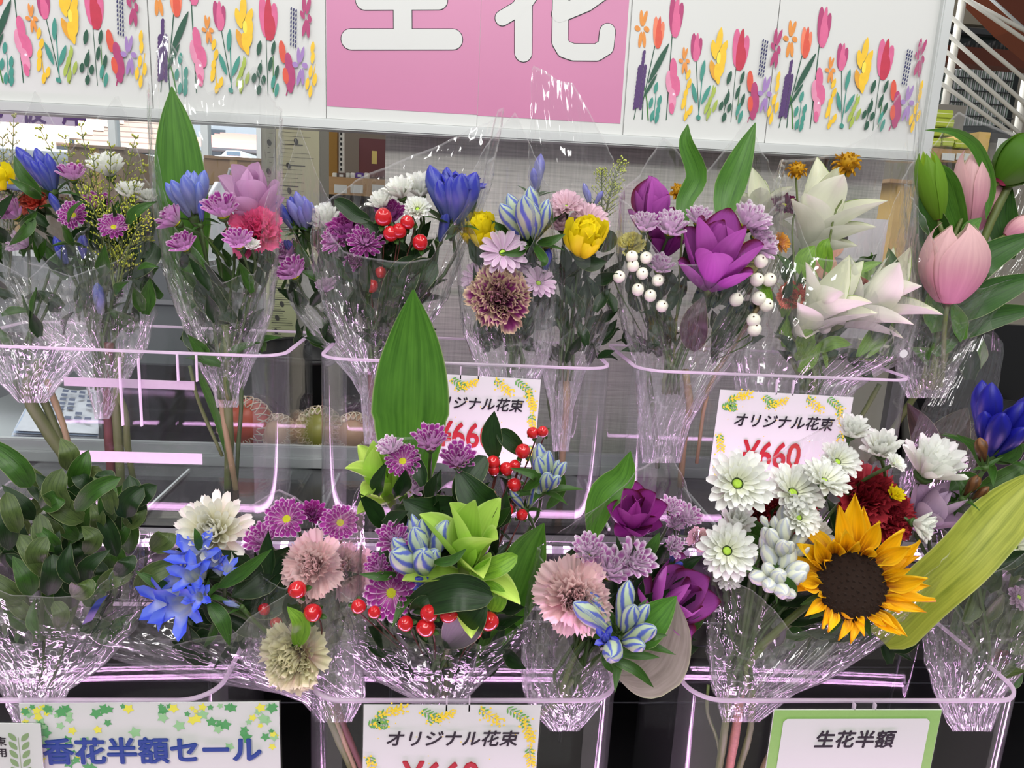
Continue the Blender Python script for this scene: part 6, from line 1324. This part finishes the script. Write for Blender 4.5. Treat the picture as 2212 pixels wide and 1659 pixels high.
b = bouquet('wrapped bouquet with a sunflower, white chrysanthemums and dark red carnations, bottom right', (1600, 1500), .66, GL)
sunflower(b, 1838, 1262, 345, (-.05, .3), -.05, 'yellow sunflower with a dark brown disc')
for x, y, s, tl, dd, fm in ((1592, 1045, 150, (-.05, .35), -.02, 'open'), (1712, 1065, 135, (.1, .8), -.01, 'open'), (1808, 998, 98, (.2, .6), 0, 'open'), (1780, 1040, 110, (.3, 1.0), -.02, 'open'), (1570, 1190, 130, (-.1, .3), -.03, 'open'), (1592, 1125, 84, (0, 1.0), 0, 'cup'), (1755, 1160, 90, (.3, .5), .0, 'open'), (1725, 1118, 90, (.2, .4), -.03, 'open'), (1842, 925, 74, (.0, 1.3), .0, 'cup'), (1905, 965, 88, (-.4, 1.1), 0, 'cup'), (2018, 997, 140, (.35, 1.3), .01, 'cup'), (1995, 1135, 70, (.8, -.2), -.01, 'cup'), (1570, 1240, 70, (.1, .1), -.02, 'open')): mum(b, x, y, s, tl, 'white', fm, dd, 'white chrysanthemum')
mum(b, 1932, 1002, 50, (.5, .8), 'white', 'open', -.02, 'green-centred chrysanthemum that lost its petals'); mum(b, 1935, 1068, 40, (.2, .6), 'yellow', 'cup', .0, 'green chrysanthemum bud')
carnation(b, 1868, 1075, 150, (.1, .4), 'car_red', .02, 'dark red carnation'); carnation(b, 1915, 1115, 130, (.2, .2), 'car_red', .02, 'dark red carnation'); carnation(b, 1700, 1090, 130, (-.2, .4), 'car_red', .03, 'dark red carnation'); carnation(b, 1640, 1110, 90, (-.2, .4), 'car_red', .03, 'dark red carnation')
gentian(b, 1692, 1165, 130, (-.1, .9), 'white', 7, -.03, spread=44, label='white and pale blue gentian buds', leaves=4, fat=1.0); gentian(b, 1682, 1240, 84, (-.1, .5), 'white', 7, -.05, spread=75, leaves=3, fat=1.6, label='small pale blue gentian buds')
for x, y in ((1640, 1180), (1665, 1130), (1625, 1215)): gentian(b, x, y, 44, (-.2, .9), 'white', 1, -.03, leaves=1, fat=1.3)
curcuma(b, 2008, 1105, 110, 130, (.4, 1.0), 'paleb', .02, 'pale mauve curcuma')
for q, w_ in ((((1700, 1300, -.05), (1710, 1270, -.06), (1690, 1240, -.06)), 24), (((1580, 1220, -.03), (1600, 1225, -.04), (1640, 1230, -.04)), 24), (((1660, 1190, 0), (1640, 1150, 0), (1625, 1120, 0)), 40)): leaf(b, q, w_, LEAFC())
fill(b, 36, (1560, 1200, 1940, 1370), .66, .72, 90, mats=LM); fill(b, 70, (1560, 1110, 1960, 1400), .66, .74, 95, mats=LD)
extra_stems(b, [([(1600, 1480, -.0), (1592, 1560, 0), (1572, 1680, .02)], 20, plain('pink_brown_stem', 'a8705c', .6, noise_amt=.4, nscale=300)), ([(1575, 1490, 0), (1565, 1580, 0), (1550, 1680, .02)], 17, STEMM), ([(1625, 1490, 0), (1620, 1580, 0), (1590, 1680, .02)], 14, STEMM), ([(1530, 1480, 0), (1528, 1540, 0), (1550, 1600, .01), (1560, 1680, .01)], 7, STEMM), ([(1700, 1560, .02), (1670, 1620, .02), (1630, 1700, .02)], 16, STEMB)])
wrap(b, [(1560, 1560, 1640), (1500, 1545, 1720), (1470, 1535, 1790), (1400, 1525, 1900), (1320, 1520, 2010), (1220, 1518, 2070), (1080, 1520, 2060), (960, 1560, 2020), (880, 1700, 1900)], [(0, 1230), (.15, 1265), (.45, 1370), (.75, 1330), (1, 1180)], [(0, 1230), (.2, 990), (.6, 890), (.85, 1000), (1, 1180)], seed=16, ratio=.5, amp=.8)

b = bouquet('wrapped bouquet with navy gentian and a long yellow-green leaf at the lower right edge', (2105, 1500), .68, GL)
gentian(b, 2165, 925, 165, (.1, 1.1), 'navy', 6, .0, spread=38, label='navy blue gentian cluster', leaves=6, fat=1.05)
gentian(b, 2135, 990, 62, (-.2, .9), 'brown', 1, -.04, leaves=2, fat=1.5, label='withered brown bud'); gentian(b, 2095, 1060, 60, (.3, .8), 'brown', 1, -.03, leaves=2, fat=1.4, label='withered brown bud'); gentian(b, 2120, 1075, 50, (.9, .5), 'brown', 1, -.03, leaves=1, fat=1.2, label='withered brown bud')
for q, w_ in ((((2130, 1020, 0), (2110, 970, -.01), (2066, 938, -.01)), 26), (((2110, 1060, 0), (2180, 1030, -.01), (2230, 990, -.01)), 44), (((2120, 1040, 0), (2080, 1040, -.01), (2050, 1060, -.01)), 40), (((2100, 1130, 0), (2080, 1100, -.01), (2055, 1060, -.01)), 44), (((2070, 1110, 0), (2110, 1120, -.01), (2140, 1150, -.01)), 34), (((2150, 1000, 0), (2190, 980, -.01), (2200, 950, -.01)), 30)): leaf(b, q, w_, LEAFC())
leaf(b, [(1900, 1380, -.02), (1990, 1290, -.03), (2080, 1210, -.04), (2160, 1120, -.04), (2260, 1010, -.04)], 112, LEAFY(), 'long yellow-green strap leaf', prof='strap', fold=.3, n=24)
mum(b, 2192, 1180, 76, (-.1, .4), 'white', 'open', 0, 'white chrysanthemum'); mum(b, 2160, 1060, 34, (.3, .3), 'white', 'cup', 0, 'white chrysanthemum'); mum(b, 2200, 1290, 70, (.2, .4), 'palepink', 'open', .02, 'pale pink chrysanthemum'); carnation(b, 2160, 1430, 60, (.3, .3), 'car_red', .02, 'dark red carnation')
fill(b, 70, (2080, 1160, 2260, 1460), .66, .75, 90, mats=[LEAFD(), LEAFC(), leafmat('olive_leaf', '2c3f1c', '5a6e38')])
wrap(b, [(1580, 2060, 2140), (1500, 2020, 2170), (1430, 2000, 2230), (1340, 1990, 2280), (1220, 2030, 2320), (1080, 2080, 2330), (960, 2120, 2330)], [(0, 1180), (.4, 1240), (.8, 1150), (1, 1100)], [(0, 1180), (.5, 960), (1, 900)], seed=17, ratio=.5)
